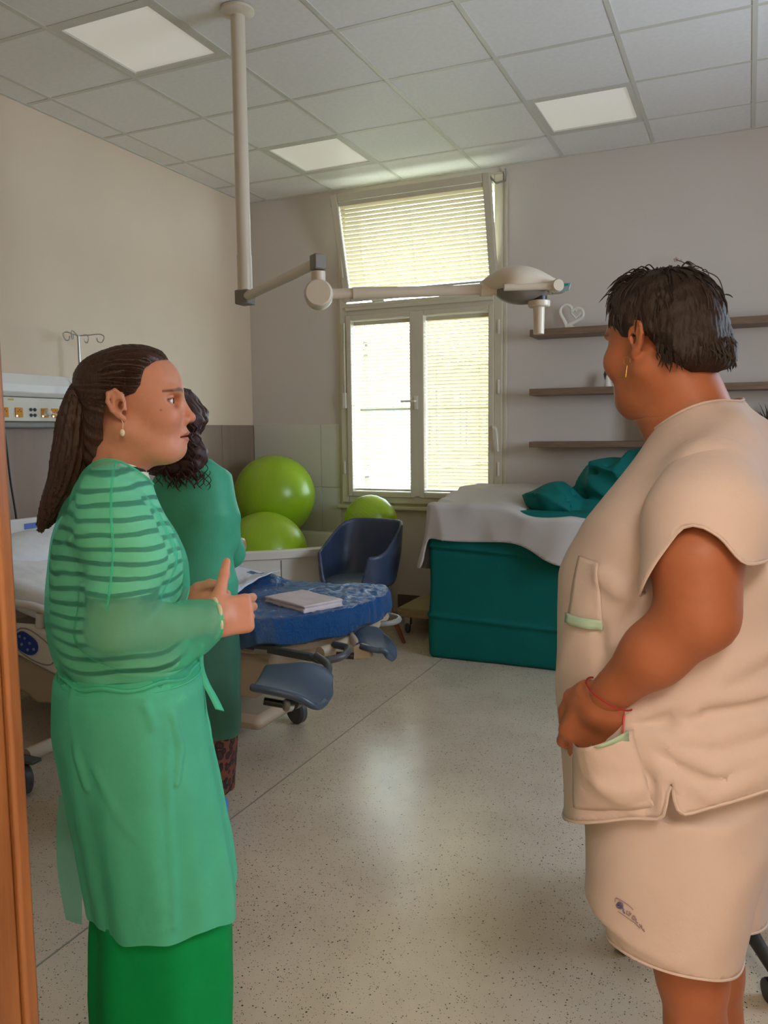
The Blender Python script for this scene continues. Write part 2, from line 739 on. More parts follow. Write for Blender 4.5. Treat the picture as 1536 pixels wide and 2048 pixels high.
# walls
struct('wall_left', B().box((XL - 0.2, -2.0, 0), (XL, YW + 0.4, ZC + 0.12)), M_wall)
R0, R1, RZ0, RZ1 = 2.6, 4.0, 1.3, 2.6    # unseen window, added in the right wall to let in fill daylight
wr_ = B().box((XR, YF, 0), (XR + 0.3, R0, ZC + 0.12)).box((XR, R1, 0), (XR + 0.3, YW + 0.4, ZC + 0.12))
wr_.box((XR, R0, 0), (XR + 0.3, R1, RZ0)).box((XR, R0, RZ1), (XR + 0.3, R1, ZC + 0.12))
struct('wall_right', wr_, M_wall, smooth=False)
w2 = thing('fill_window', None, None, (XR, (R0 + R1) / 2, RZ0))
w2['kind'] = 'structure'
fb_ = B()
for y0, y1, z0, z1 in ((R0, R0 + .07, RZ0, RZ1), (R1 - .07, R1, RZ0, RZ1), (R0 + .07, R1 - .07, RZ0, RZ0 + .07), (R0 + .07, R1 - .07, RZ1 - .07, RZ1), ((R0 + R1) / 2 - .05, (R0 + R1) / 2 + .05, RZ0 + .07, RZ1 - .07)):
    fb_.box((XR + 0.08, y0, z0), (XR + 0.16, y1, z1))
obj('frame', fb_, mat('fill_window_frame', (206, 196, 172), 0.4), w2, smooth=False)
WX0, WX1, WZ0, WZ1 = -2.965, -1.645, 0.87, 3.25
wb = B()
wb.box((XL, YW, 0), (WX0, YW + 0.38, ZC + 0.12)).box((WX1, YW, 0), (XR, YW + 0.38, ZC + 0.12))
wb.box((WX0, YW, 0), (WX1, YW + 0.38, WZ0)).box((WX0, YW, WZ1), (WX1, YW + 0.38, ZC + 0.12))
struct('wall_back', wb, M_wall_w, smooth=False)
wf = B()
wf.box((XL, YF - 0.17, 0), (DOOR_L - 0.05, YF, ZC + 0.12)).box((DOOR_R + 0.05, YF - 0.17, 0), (XR + 0.2, YF, ZC + 0.12))
wf.box((DOOR_L - 0.05, YF - 0.17, 2.35), (DOOR_R + 0.05, YF, ZC + 0.12))
struct('wall_front', wf, M_wall, smooth=False)
# corridor shell behind the camera
struct('wall_corridor', B().box((XL, -2.15, 0), (2.6, -2.0, 3.0)).box((2.6, -2.15, 0), (2.75, YF, 3.0)), M_wall, smooth=False)
struct('ceiling_corridor', B().box((XL, -2.15, 2.92), (2.75, YF - 0.17, 3.02)), M_wall)

# wall laminate and skirting
t1 = thing('trim_1', None, None, (XL, 4.0, 0))
t1['kind'] = 'structure'
ys = [YF + 0.01, 1.75, 2.95, 4.15, 5.35, YW - 0.012]
for a, b in zip(ys[:-1], ys[1:]):
    obj('panel', B().box((XL, a + 0.002, 0.1), (XL + 0.012, b - 0.002, 1.498)), M_dado, t1, bevel=0.002)
t2 = thing('trim_2', None, None, (-3.4, YW, 0))
t2['kind'] = 'structure'
for a, b in ((XL + 0.014, -3.17), (-3.17, WX0 - 0.03)):
    for c, d in ((0.1, 0.985), (0.989, 1.498)):
        obj('panel', B().box((a + 0.0015, YW - 0.012, c), (b - 0.0015, YW, d)), M_dado_w, t2, bevel=0.002)
struct('baseboard_back', B().box((-2.5, YW - 0.014, 0), (XR, YW, 0.145)), M_brownskirt)
struct('baseboard_left', B().box((XL, YF, 0), (XL + 0.014, YW, 0.1)), M_brownskirt)

# door lining of the doorway the picture is taken through
d1 = thing('door_1', None, None, (DOOR_L, YF, 0))
d1['kind'] = 'structure'
for x, s in ((DOOR_L, 1), (DOOR_R, -1)):
    x0, x1 = sorted((x, x - s * 0.05))
    obj('jamb', B().box((x0, YF - 0.175, 0), (x1, YF + 0.002, 2.35)), M_oak, d1, bevel=0.003)
    x0, x1 = sorted((x + s * 0.004, x - s * 0.09))
    obj('architrave', B().box((x0, YF + 0.0025, 0), (x1, YF + 0.016, 2.42)), M_oak, d1, bevel=0.003)
obj('head_jamb', B().box((DOOR_L, YF - 0.175, 2.30), (DOOR_R, YF + 0.015, 2.35)), M_oak, d1, bevel=0.003)

# suspended ceiling: 60 cm boards in a metal grid, three light panels
TX0, TY0, TS = -6.05 * 0.6, 4.9525 * 0.6, 0.6
ce = struct('ceiling', B().box((XL - 0.2, YF - 0.17, ZC + 0.04), (XR + 0.2, YW + 0.4, ZC + 0.14)), M_wall)
xs = [XL] + [TX0 + i * TS for i in range(0, 9)] + [XR]
ysc = [YF] + [TY0 + j * TS for j in range(-4, 5)] + [YW]
LIGHTS = {(1, 0), (1, 3), (4, 3)}
tile_mesh = {}
panels = []
for a in range(len(xs) - 1):
    for b in range(len(ysc) - 1):
        w, d = xs[a + 1] - xs[a], ysc[b + 1] - ysc[b]
        if w < 0.02 or d < 0.02:
            continue
        i, j = a - 1, b - 5
        if (i, j) in LIGHTS:
            panels.append(((xs[a] + xs[a + 1]) / 2, (ysc[b] + ysc[b + 1]) / 2, (i, j)))
            continue
        key = (round(w, 3), round(d, 3))
        if key not in tile_mesh:
            o = obj('ceiling_tile', B().box((-w / 2 + 0.009, -d / 2 + 0.009, 0), (w / 2 - 0.009, d / 2 - 0.009, 0.018)), M_tile, ce)
            tile_mesh[key] = o.data
        else:
            o = bpy.data.objects.new('ceiling_tile', tile_mesh[key])
            COL.objects.link(o)
            o.parent = ce
        o.location = ((xs[a] + xs[a + 1]) / 2, (ysc[b] + ysc[b + 1]) / 2, ZC + 0.004)
for x in xs[1:-1]:
    obj('grid_bar', B().box((x - 0.012, YF, ZC), (x + 0.012, YW, ZC + 0.006)).box((x - 0.003, YF, ZC + 0.006), (x + 0.003, YW, ZC + 0.04)), M_bar, ce, smooth=False)
for y in ysc[1:-1]:
    obj('grid_bar', B().box((XL, y - 0.012, ZC + 0.001), (XR, y + 0.012, ZC + 0.0068)).box((XL, y - 0.003, ZC + 0.0068), (XR, y + 0.003, ZC + 0.04)), M_bar, ce, smooth=False)
obj('wall_angle', B().box((XL, YW - 0.02, ZC - 0.002), (XR, YW, ZC + 0.004)).box((XL, YF, ZC - 0.002), (XL + 0.02, YW, ZC + 0.004)), M_bar, ce, smooth=False)
M_diff = mat('light_diffuser', (240, 238, 230), 0.3, var=0.0, emit=((255, 248, 235), 0.16))  # panels are off; weak glow added to lift them above the boards
PL = {(1, 0): 'square ceiling light panel at upper left beside the lamp pole',
      (1, 3): 'square ceiling light panel in the second row in front of the window',
      (4, 3): 'square ceiling light panel above the wall shelves'}
for x, y, k in panels:
    t = thing('ceiling_light', PL[k], 'ceiling light', (x, y, ZC), group='light panels in the suspended ceiling')
    f = B()
    for lo, hi in (((-.288, -.288), (.288, -.255)), ((-.288, .255), (.288, .288)), ((-.288, -.255), (-.255, .255)), ((.255, -.255), (.288, .255))):
        f.box((x + lo[0], y + lo[1], ZC + 0.002), (x + hi[0], y + hi[1], ZC + 0.022))
    obj('frame', f, M_bar, t, smooth=False)
    obj('diffuser', B().box((x - .256, y - .256, ZC + 0.012), (x + .256, y + .256, ZC + 0.018)), M_diff, t, smooth=False)

# ------------------------------------------------------------------ the window
w1 = thing('window_1', None, None, ((WX0 + WX1) / 2, YW, WZ0))
w1['kind'] = 'structure'
FY0, FY1 = YW - 0.045, YW + 0.06


def framebox(x0, x1, z0, z1, w, y0, y1, wb=None):
    wb = wb or w
    return B().box((x0, y0, z0), (x0 + w, y1, z1)).box((x1 - w, y0, z0), (x1, y1, z1)).box((x0 + w, y0, z0), (x1 - w, y1, z0 + wb)).box((x0 + w, y0, z1 - w), (x1 - w, y1, z1))


obj('frame', framebox(WX0, WX1, WZ0, WZ1, 0.062, FY0, FY1), M_frame, w1, bevel=0.006)
obj('outer_moulding', framebox(WX0 - 0.028, WX1 + 0.028, WZ0 - 0.025, WZ1 + 0.02, 0.03, YW - 0.02, YW + 0.002), M_frame, w1, bevel=0.006)
obj('transom', B().box((WX0 + 0.06, FY0, 2.335), (WX1 - 0.06, FY1, 2.43)).box((WX0 + 0.06, FY0 - 0.02, 2.37), (WX1 - 0.06, FY0, 2.40)), M_frame, w1, bevel=0.005)
obj('window_sill', B().box((WX0 - 0.05, YW - 0.05, WZ0 - 0.05), (WX1 + 0.05, YW + 0.02, WZ0 - 0.02)), M_frame, w1, bevel=0.008)
obj('mullion', B().box((-2.335, FY0 - 0.012, WZ0 + 0.06), (-2.285, FY1, 2.335)), M_frame, w1, bevel=0.006)

M_glass = NT('window_glass')
_g = M_glass.n('ShaderNodeBsdfGlossy', i_Roughness=0.02)
_t = M_glass.n('ShaderNodeBsdfTransparent')
_t.inputs['Color'].default_value = (0.93, 0.97, 0.96, 1)
_x = M_glass.n('ShaderNodeMixShader')
_x.inputs[0].default_value = 0.06
M_glass.l(_t.outputs[0], _x.inputs[1])
M_glass.l(_g.outputs[0], _x.inputs[2])
M_glass.l(_x.outputs[0], M_glass.out.inputs['Surface'])
M_glass = M_glass.m


def slat_mat(name, c, tl):
    s = NT(name)
    s.b.inputs['Base Color'].default_value = lin(c) + (1,)
    s.b.inputs['Roughness'].default_value = 0.4
    tr = s.n('ShaderNodeBsdfTranslucent')
    tr.inputs['Color'].default_value = lin(c) + (1,)
    mx = s.n('ShaderNodeMixShader')
    mx.inputs[0].default_value = tl
    s.l(s.b.outputs[0], mx.inputs[1])
    s.l(tr.outputs[0], mx.inputs[2])
    s.l(mx.outputs[0], s.out.inputs['Surface'])
    return s.m


M_slat = slat_mat('blind_slat_cream', (236, 224, 196), 0.42)


def blind(label, x0, x1, z0, z1, pitch, tilt, y, M=None):
    """head rail, bottom rail, two ladder cords and every slat; M carries it along with a tilted sash"""
    M = M or Matrix.Identity(4)
    base = M @ Vector(((x0 + x1) / 2, y, z0))
    t = thing('venetian_blind', label, 'blind', base, group='venetian blinds in the window')
    mesh = None
    n = int((z1 - z0 - 0.05) / pitch)
    for i in range(n):
        z = z0 + 0.025 + (i + 0.5) * (z1 - z0 - 0.05) / n
        if mesh is None:
            b = B()
            w = 0.0145
            prof = [(-w, -0.0), (-w * 0.4, 0.0022), (w * 0.4, 0.0022), (w, -0.0)]
            vs = []
            for x in (-(x1 - x0) / 2, (x1 - x0) / 2):
                for k in (0, 1):
                    for (u, q) in prof:
                        vs.append((x, u, q + k * 0.0007))
            fs = []
            for e in range(3):
                fs += [(e, e + 1, e + 9, e + 8), (e + 4, e + 12, e + 13, e + 5)]
            fs += [(0, 8, 12, 4), (3, 7, 15, 11), (0, 4, 5, 1), (1, 5, 6, 2), (2, 6, 7, 3), (8, 9, 13, 12), (9, 10, 14, 13), (10, 11, 15, 14)]
            b.add(vs, fs)
            o = obj('slat', b, M_slat, t)
            mesh = o.data
        else:
            o = bpy.data.objects.new('slat', mesh)
            finish(o, t)
        o.matrix_basis = M @ Matrix.Translation(((x0 + x1) / 2, y, z)) @ Matrix.Rotation(math.radians(tilt), 4, 'X')
    hb = obj('head_rail', B().box((x0, y - 0.012, z1 - 0.03), (x1, y + 0.012, z1)), M_frame, t)
    hb.matrix_basis = M
    hb = obj('bottom_rail', B().box((x0, y - 0.012, z0), (x1, y + 0.012, z0 + 0.016)), M_frame, t)
    hb.matrix_basis = M
    for fr in (0.12, 0.5, 0.88) if x1 - x0 > 0.8 else (0.16, 0.84):
        x = x0 + (x1 - x0) * fr
        cb = obj('ladder_cord', B().tube([(x, y - 0.013, z0 + 0.01), (x, y - 0.013, z1 - 0.01)], 0.0009, 5), M_frame, t)
        cb.matrix_basis = M
    return t


# lower casements
for nm, x0, x1, lab, tl in (('left', -2.905, -2.325, 'half-open venetian blind in the lower left sash showing the yellow house', 14),
                            ('right', -2.295, -1.705, 'nearly closed venetian blind in the lower right sash', 46)):
    z0, z1 = WZ0 + 0.05, 2.34
    sa = obj('casement', framebox(x0, x1, z0, z1, 0.042, FY0 - 0.012, FY1 - 0.02), M_frame, w1, bevel=0.006)
    obj('pane', B().box((x0 + 0.04, YW + 0.030, z0 + 0.04), (x1 - 0.04, YW + 0.034, z1 - 0.04)), M_glass, sa)
    blind(lab, x0 + 0.046, x1 - 0.046, z0 + 0.046, z1 - 0.046, 0.0262, -tl, YW + 0.008)
# the transom sash, hinged at its foot and tilted into the room
HZ, HY = 2.445, YW - 0.03
TILT = math.degrees(math.asin(0.215 / 0.80))
MS = Matrix.Translation((0, HY, HZ)) @ Matrix.Rotation(math.radians(TILT), 4, 'X') @ Matrix.Translation((0, -HY, -HZ))
sx0, sx1, sz0, sz1 = WX0 + 0.045, WX1 - 0.035, 2.445, 3.235
sa = obj('tilted_sash', framebox(sx0, sx1, sz0, sz1, 0.055, HY - 0.02, HY + 0.03), M_frame, w1, bevel=0.006)
sa.matrix_basis = MS
_p = obj('pane', B().box((sx0 + 0.05, HY + 0.020, sz0 + 0.05), (sx1 - 0.05, HY + 0.024, sz1 - 0.05)), M_glass, sa)
blind('closed venetian blind in the tilted sash at the top of the window', sx0 + 0.058, sx1 - 0.058, sz0 + 0.058, sz1 - 0.058, 0.0285, -62, HY + 0.005, MS)
# fittings
for x, s in ((sx0, -1), (sx1, 1)):
    top = MS @ Vector((x, HY, sz1 - 0.03))
    obj('stay_arm', B().tube([top, top + Vector((s * 0.025, 0.05, -0.035)), (x + s * 0.045, YW - 0.03, WZ1 - 0.05), (x + s * 0.05, YW - 0.035, WZ1 + 0.03)], 0.008, 8), M_steel, w1)
obj('operating_rod', B().tube([(WX0 + 0.05, FY0 - 0.02, 2.28), (WX0 + 0.05, FY0 - 0.02, 1.72)], 0.006, 8).box((WX0 + 0.035, FY0 - 0.035, 1.62), (WX0 + 0.06, FY0 - 0.008, 1.74)), M_offw, w1)
obj('operating_rod', B().tube([(sx0 + 0.025, FY0 - 0.15, 3.05), (sx0 + 0.022, FY0 - 0.06, 2.62)], 0.006, 8), M_offw, w1)
obj('crank_lever', B().tube(spline([(WX1 - 0.055, FY0 - 0.03, 1.46), (WX1 - 0.03, FY0 - 0.05, 1.44), (WX1 - 0.022, FY0 - 0.05, 1.36), (WX1 - 0.02, FY0 - 0.04, 1.28)], 12), 0.010, 8), M_offw, w1)
for x in (WX0 + 0.03, WX1 - 0.025):
    for z in (1.15, 1.75, 2.18):
        obj('hinge', B().tube([(x, FY0 - 0.006, z - 0.05), (x, FY0 - 0.006, z + 0.05)], 0.009, 8), M_offw, w1)
obj('window_handle', B().box((-2.322, FY0 - 0.03, 1.60), (-2.298, FY0 - 0.012, 1.70)).tube([(-2.31, FY0 - 0.03, 1.66), (-2.31, FY0 - 0.06, 1.66), (-2.42, FY0 - 0.06, 1.66)], 0.008, 8), M_offw, w1)
for x in (-2.62, -2.0):
    obj('hinge_cover', B().box((x - 0.05, FY0 - 0.03, 2.425), (x + 0.05, FY0 - 0.005, 2.44)), M_offw, w1, bevel=0.004)
# outer storm casement standing open and the safety bar
so = obj('outer_casement', framebox(-0.0, 0.52, 0.95, 2.30, 0.045, 0, 0.04), M_white, w1, bevel=0.004)
so.matrix_basis = Matrix.Translation((-2.90, YW + 0.40, 0)) @ Matrix.Rotation(math.radians(72), 4, 'Z')
_o = obj('pane', B().box((0.04, 0.015, 0.99), (0.48, 0.02, 2.26)), M_glass, so)
obj('safety_bar', B().tube([(WX0, YW + 0.33, 1.62), (WX1, YW + 0.33, 1.62)], 0.016, 10), M_mgrey, w1)

# ------------------------------------------------------------------ outside: sunlit house, hedge and lawn
M_stucco = mat('yellow_stucco', (114, 104, 86), 0.9, var=0.05, nscale=2)
M_trimw = mat('white_stucco', (160, 157, 150), 0.85, var=0.03)
M_roof = mat('clay_roof', (112, 66, 58), 0.8, var=0.15, nscale=6)
M_dark = mat('dark_window_glass', (70, 78, 88), 0.1, spec=0.8)
M_lawn = mat('lawn', (110, 110, 84), 0.95, var=0.25, nscale=3)
M_leafy = mat('hedge_leaf', (84, 88, 34), 0.8, var=0.35, nscale=26, bump=0.8, bscale=40, bdist=0.05)
gr = struct('ground_outside', B().box((-40, YW + 0.5, -3.7), (25, 60, -3.5)), M_lawn)
A = at(735, 690, t=19.5)
Bp = at(1010, 760, t=27.5)
ex = (Bp - A) * np.array([1, 1, 0])
ex /= np.linalg.norm(ex)
A = A - ex * 3.0
en = np.array([-ex[1], ex[0], 0.0])  # away from us
EZ = 3.55
hs = thing('house', 'yellow house with white window surrounds seen through the blind', 'building', (A[0], A[1], -3.5))


def hb(b, a0, a1, z0, z1, n0, n1):
    return b.prism([(a0, z0), (a1, z0), (a1, z1), (a0, z1)], n1 - n0, o=np.array([A[0], A[1], 0]) + en * n0, ex=ex, ey=(0, 0, 1), en=en)


LEN = 15.0
obj('wall', hb(B(), 0, LEN, -3.5, EZ, 0, 0.4), M_stucco, hs, smooth=False)
cb = B()
hb(cb, -0.2, LEN, EZ - 0.05, EZ + 0.12, -0.35, 0.4)
hb(cb, -0.1, LEN, EZ - 0.28, EZ - 0.20, -0.08, 0.0)
obj('cornice', cb, M_trimw, hs, smooth=False)
for k in range(46):
    hb_ = hb(B(), 0.1 + k * 0.32, 0.26 + k * 0.32, EZ - 0.2, EZ - 0.05, -0.22, 0.0)
    obj('dentil', hb_, M_trimw, hs, smooth=False)
rp = B()
o0 = np.array([A[0], A[1], EZ + 0.12])
for k in range(16):
    a, b2 = k / 16, (k + 1) / 16
    q0, q1 = o0 + en * (-0.4 + 3.6 * a) + np.array([0, 0, 1.9 * a]), o0 + en * (-0.4 + 3.6 * b2) + np.array([0, 0, 1.9 * b2])
    rp.add([q0 + (0, 0, 0.05), q0 + ex * LEN + (0, 0, 0.05), q1 + ex * LEN, q1], [(0, 1, 2, 3)])
obj('roof', rp, M_roof, hs, smooth=False)
for k in range(5):
    a0 = 1.75 + k * 2.1
    fw = B()
    for s in ((a0 - 0.12, a0, 1.0, 2.55), (a0 + 0.85, a0 + 0.97, 1.0, 2.55), (a0 - 0.2, a0 + 1.05, 2.55, 2.72), (a0 - 0.2, a0 + 1.05, 0.86, 1.0), (a0 + 0.40, a0 + 0.45, 1.0, 2.55), (a0, a0 + 0.85, 2.0, 2.06)):
        hb(fw, s[0], s[1], s[2], s[3], -0.06, 0.02)
    f = obj('window', fw, M_trimw, hs, smooth=False)
    obj('pane', hb(B(), a0, a0 + 0.85, 1.0, 2.55, -0.02, 0.01), M_dark, f, smooth=False)
cs = B()
hb(cs, 0, LEN, 0.35, 0.5, -0.08, 0.0)
obj('string_course', cs, M_trimw, hs, smooth=False)
hc = at(785, 985, t=12.5)


def hedge_fn(P):
    d = None
    for k in range(7):
        c = (hc[0] - 2.6 + k * 0.95, hc[1] + 0.25 * math.sin(k * 2.1), -1.9 + 0.12 * math.sin(k * 1.7))
        e = S_ell(P, c, (0.75, 0.6, 2.1 + 0.25 * math.sin(k * 3.3)))
        d = e if d is None else smin(d, e, 0.25)
    return d + 0.10 * wob(P, 7, 3) + 0.05 * wob(P, 19, 5)


V_, F_ = polygonise(hedge_fn, (hc[0] - 3.8, hc[1] - 1.2, -3.55), (hc[0] + 4.4, hc[1] + 1.2, 1.2), 0.11)
set_tags(obj('hedge', (V_, F_), M_leafy, normals=False), 'yellowish green hedge below the house outside the window', 'hedge', kind='stuff')

# ================================================================== FURNITURE AND EQUIPMENT
# ------------------------------------------------------------------ ceiling examination lamp on its pole
M_lampw = mat('lamp_cream_enamel', (214, 203, 182), 0.35, var=0.01)
M_lampg = mat('lamp_grey_cap', (128, 122, 112), 0.45, var=0.02)
px_, py_ = -2.135, 3.21
lt = thing('examination_lamp', 'cream examination lamp on a long ceiling pole with jointed arm', 'lamp', (px_, py_, ZC))
obj('ceiling_flange', B().lathe([(0.075, 0.0), (0.075, -0.012), (0.055, -0.022), (0.036, -0.028)], (px_, py_, ZC)), M_lampw, lt)
obj('pole', B().lathe([(0.032, -0.01), (0.032, -1.075)], (px_, py_, ZC), n=24), M_lampw, lt)
ZB = 2.085
pb = B().lathe([(0.034, 0.16), (0.034, 0.0)], (px_, py_, ZB), n=24)
obj('pole_sleeve', pb, M_lampw, lt)
pend = at(636, 521, t=3.07)
pend[2] = ZB
a0 = np.array([px_, py_, ZB])
da = (pend - a0)
da[2] = 0
da /= np.linalg.norm(da)
obj('pivot_block', B().box((px_ - .036, py_ - .036, ZB - 0.06), (px_ + .036, py_ + .036, ZB + 0.005)), M_lampg, lt, bevel=0.006)
obj('upper_arm', B().tube([a0 + da * 0.03 - (0, 0, .025), pend - da * 0.02 - (0, 0, .006)], 0.021, 14), M_lampw, lt)
Rz = Matrix.Translation(Vector(pend)) @ Matrix.Rotation(math.atan2(da[1], da[0]), 4, 'Z')
obj('arm_end_block', B().box((-.026, -.025, -.034), (.024, .025, .024), Rz), M_lampg, lt, bevel=0.006)
joint = pend - np.array([0, 0, 0.125])
obj('drop_post', B().tube([pend - (0, 0, .04), joint + (0, 0, .02)], 0.027, 16), M_lampw, lt)
head = at(1052, 577, t=3.13)
dh = head - joint
dh /= np.linalg.norm(dh)
side = np.cross(dh, [0, 0, 1.0])
side /= np.linalg.norm(side)
obj('spring_joint', B().lathe([(0.044, -0.05), (0.054, -0.042), (0.055, 0.02), (0.05, 0.03)], joint, axis=side, n=32), M_lampw, lt)
obj('joint_cap', B().lathe([(0.05, 0.0), (0.05, 0.014), (0.046, 0.018)], joint + side * 0.031, axis=side, n=32), M_lampw, lt)
aend = joint + dh * 0.635
obj('spring_arm', B().tube([joint + dh * 0.04, joint + dh * 0.13, joint + dh * 0.131, aend], [0.020, 0.020, 0.0235, 0.0185], 16), M_lampw, lt)
obj('arm_collar', B().tube([aend - dh * 0.012, aend + dh * 0.035, aend + dh * 0.036, aend + dh * 0.10], [0.026, 0.026, 0.022, 0.024], 16), M_lampw, lt)
hx = np.array([0.912, 0.411, 0])   # lamp head axes: across, away, up
hy = np.array([-0.411, 0.912, 0])
hz = np.array([0, 0, 1.0])
RH = np.stack([hx, hy, hz], 1).astype(np.float32)


def lamp_head(P):
    q = (P - head.astype(np.float32)) @ RH
    d = S_ell(q, (-0.045, 0, 0.012), (0.108, 0.11, 0.072), rotm('Y', 4))
    d = smin(d, S_ell(q, (0.060, 0, 0.002), (0.100, 0.085, 0.046), rotm('Y', 14)), 0.06)
    d = smin(d, S_cone(q, (-0.155, 0, 0.01), (-0.08, 0, 0.015), 0.026, 0.04), 0.03)
    return smax(d, -(q[:, 2] + 0.012 + 0.10 * q[:, 0] * 0.4), 0.012)


V_, F_ = polygonise(lamp_head, head - 0.22, head + 0.22, 0.006)
obj('lamp_housing', (V_, F_), M_lampw, lt, normals=False)


def lamp_lens(P):
    q = (P - head.astype(np.float32)) @ RH
    d = S_ell(q, (-0.015, 0, -0.005), (0.108, 0.10, 0.055))
    return smax(d, q[:, 2] + 0.010 + 0.04 * q[:, 0], 0.008)


V_, F_ = polygonise(lamp_lens, head - 0.2, head + 0.2, 0.006)
obj('lens_cover', (V_, F_), M_lampg, lt, normals=False)
yk0, yk1 = head + hx * -0.10 - hy * 0.10 - hz * 0.012, head + hx * 0.085 - hy * 0.095 - hz * 0.008
obj('yoke', B().tube([yk0, yk1], 0.0135, 12), M_lampw, lt)
obj('yoke_knob', B().lathe([(0.022, -0.02), (0.024, -0.012), (0.024, 0.016), (0.02, 0.022)], yk1 + hx * 0.012, axis=-hy + 0.2 * hx, n=24), M_lampw, lt)
obj('control_strip', B().prism([(0.09, -0.03), (0.155, -0.018), (0.165, 0.012), (0.098, 0.008)], 0.012, o=head - hy * 0.055, ex=hx, ey=hz, en=hy), mat('lamp_control_film', (120, 140, 138), 0.3), lt, bevel=0.003)
obj('display', B().prism([(0.118, -0.006), (0.15, 0.0), (0.152, 0.008), (0.119, 0.002)], 0.003, o=head - hy * 0.0585, ex=hx, ey=hz, en=hy), mat('teal_display', (40, 120, 112), 0.25), lt)
hp = head + hx * 0.045 - hy * 0.03 - hz * 0.058
obj('handle_collar', B().lathe([(0.038, -0.018), (0.042, -0.014), (0.043, 0.004), (0.040, 0.006)], hp, n=28), M_lampw, lt)
obj('handle_ring', B().lathe([(0.030, 0.005), (0.030, 0.022)], hp, n=24), M_black, lt)
obj('handle', B().lathe([(0.020, -0.12), (0.0205, -0.118), (0.0215, -0.05), (0.022, -0.016)], hp, n=24), M_lampw, lt)

# ------------------------------------------------------------------ wall shelves and what stands on them
SY = YW - 0.24
M_cer = mat('glazed_ceramic', (226, 220, 206), 0.3, var=0.01)
shelf_spec = [('topmost brown wall shelf holding the white heart figure', 2.075, 2.121), ('middle brown wall shelf holding the small angel figure', 1.672, 1.717), ('lowest brown wall shelf above the teal bundle', 1.312, 1.352)]
for lab, z0, z1 in shelf_spec:
    set_tags(obj('wall_shelf', B().box((-1.395, SY, z0), (0.62, YW, z1)), M_walnut, bevel=0.002), lab, 'shelf', 'brown wall shelves')
set_tags(obj('shelf_upright', B().box((-0.60, SY + 0.03, 1.352), (-0.565, YW, 1.672)), M_walnut, bevel=0.002), 'short brown upright board standing between the two lower wall shelves', 'upright')

hp_ = at(1141, 660, y=SY + 0.1)
hp_[2] = 2.121
hr = thing('heart_sculpture', 'white open double heart figure on the top wall shelf', 'figurine', hp_)


def heart_curve(s, cx, cz, tilt, n=40):
    pts = []
    for a in np.linspace(0, 2 * math.pi, n, endpoint=False):
        x = 16 * math.sin(a) ** 3 / 17
        z = (13 * math.cos(a) - 5 * math.cos(2 * a) - 2 * math.cos(3 * a) - math.cos(4 * a)) / 17
        ca, sa_ = math.cos(tilt), math.sin(tilt)
        pts.append((hp_[0] + cx + s * (x * ca - z * sa_), hp_[1], hp_[2] + cz + s * (x * sa_ + z * ca)))
    return pts


big = heart_curve(0.086, 0.0, 0.092, -0.34)
obj('large_heart', B().tube(big, [0.0115 + 0.006 * math.exp(-((i - 20) / 6.0) ** 2) for i in range(40)], 10, closed=True), M_cer, hr)
obj('small_heart', B().tube(heart_curve(0.036, 0.036, 0.105, -0.1), 0.007, 10, closed=True), M_cer, hr)
obj('foot', B().lathe([(0.034, 0.0), (0.036, 0.004), (0.028, 0.014), (0.012, 0.022)], hp_, n=20), M_cer, hr)

ap = at(1216, 771, y=SY + 0.12)
ap[2] = 1.717
an = thing('angel_figurine', 'small white angel figure with dark wings on the middle shelf', 'figurine', ap)
obj('robe', B().lathe([(0.026, 0), (0.026, 0.006), (0.018, 0.05), (0.015, 0.075), (0.008, 0.088)], ap, n=18), M_cer, an)
obj('head', B().lathe([(0.003, 0.086), (0.011, 0.092), (0.0135, 0.101), (0.010, 0.111), (0.003, 0.115)], ap, n=16), mat('bronze_hair', (92, 76, 62), 0.5), an)
M_wing = mat('dark_grey_wing', (92, 92, 96), 0.4)
for s in (-1, 1):
    obj('wing', B().prism([(0.006 * s, 0.05), (0.026 * s, 0.055), (0.034 * s, 0.09), (0.026 * s, 0.115), (0.012 * s, 0.095)], 0.006, o=ap + (0, 0.014, 0)), M_wing, an, bevel=0.001)

# orchid on the top shelf, its blossoms rise over the grey-haired head
op = at(1420, 650, y=SY + 0.11)
op[2] = 2.121
orc = thing('potted_orchid', 'potted orchid on the top shelf behind the head in white', 'plant', op)
obj('pot', B().lathe([(0.045, 0), (0.048, 0.004), (0.058, 0.10), (0.062, 0.105), (0.055, 0.106), (0.05, 0.095)], op, n=24), M_cer, orc)
M_stem = mat('orchid_stem', (84, 66, 50), 0.6)
M_leaf = mat('orchid_leaf', (58, 84, 48), 0.4)
M_petal = mat('orchid_petal', (196, 168, 150), 0.6)
b1, b2, e1 = at(1372, 527, y=SY + 0.1), at(1352, 519, y=SY + 0.1), at(1385, 531, y=SY + 0.1)
obj('flower_stem', B().tube(spline([op + (0, 0, .1), op + (-.05, 0, .32), e1 + (0.02, 0, -.02), b1, b2], 24), 0.0028, 6), M_stem, orc)
c1, c2, c3 = at(1405, 541, y=SY + 0.12), at(1436, 556, y=SY + 0.12), at(1449, 592, y=SY + 0.12)
obj('flower_stem', B().tube(spline([op + (0.01, 0, .1), op + (-.02, 0, .3), c1, c2, c3], 24), 0.0034, 6), M_stem, orc)
for c, r in ((b2, 0.018), (e1, 0.018), ((b1 + b2) / 2 + (0, 0, 0.008), 0.010)):
    for k in range(5):
        a = 2 * math.pi * k / 5 + 0.3
        u, w = np.array([math.cos(a), 0.25, math.sin(a)]), np.array([-math.sin(a), 0, math.cos(a)])
        obj('petal', B().add([c, c + r * (0.5 * u + 0.4 * w), c + r * 1.05 * u, c + r * (0.5 * u - 0.4 * w)], [(0, 1, 2, 3)]), M_petal, orc, solid=0.001)
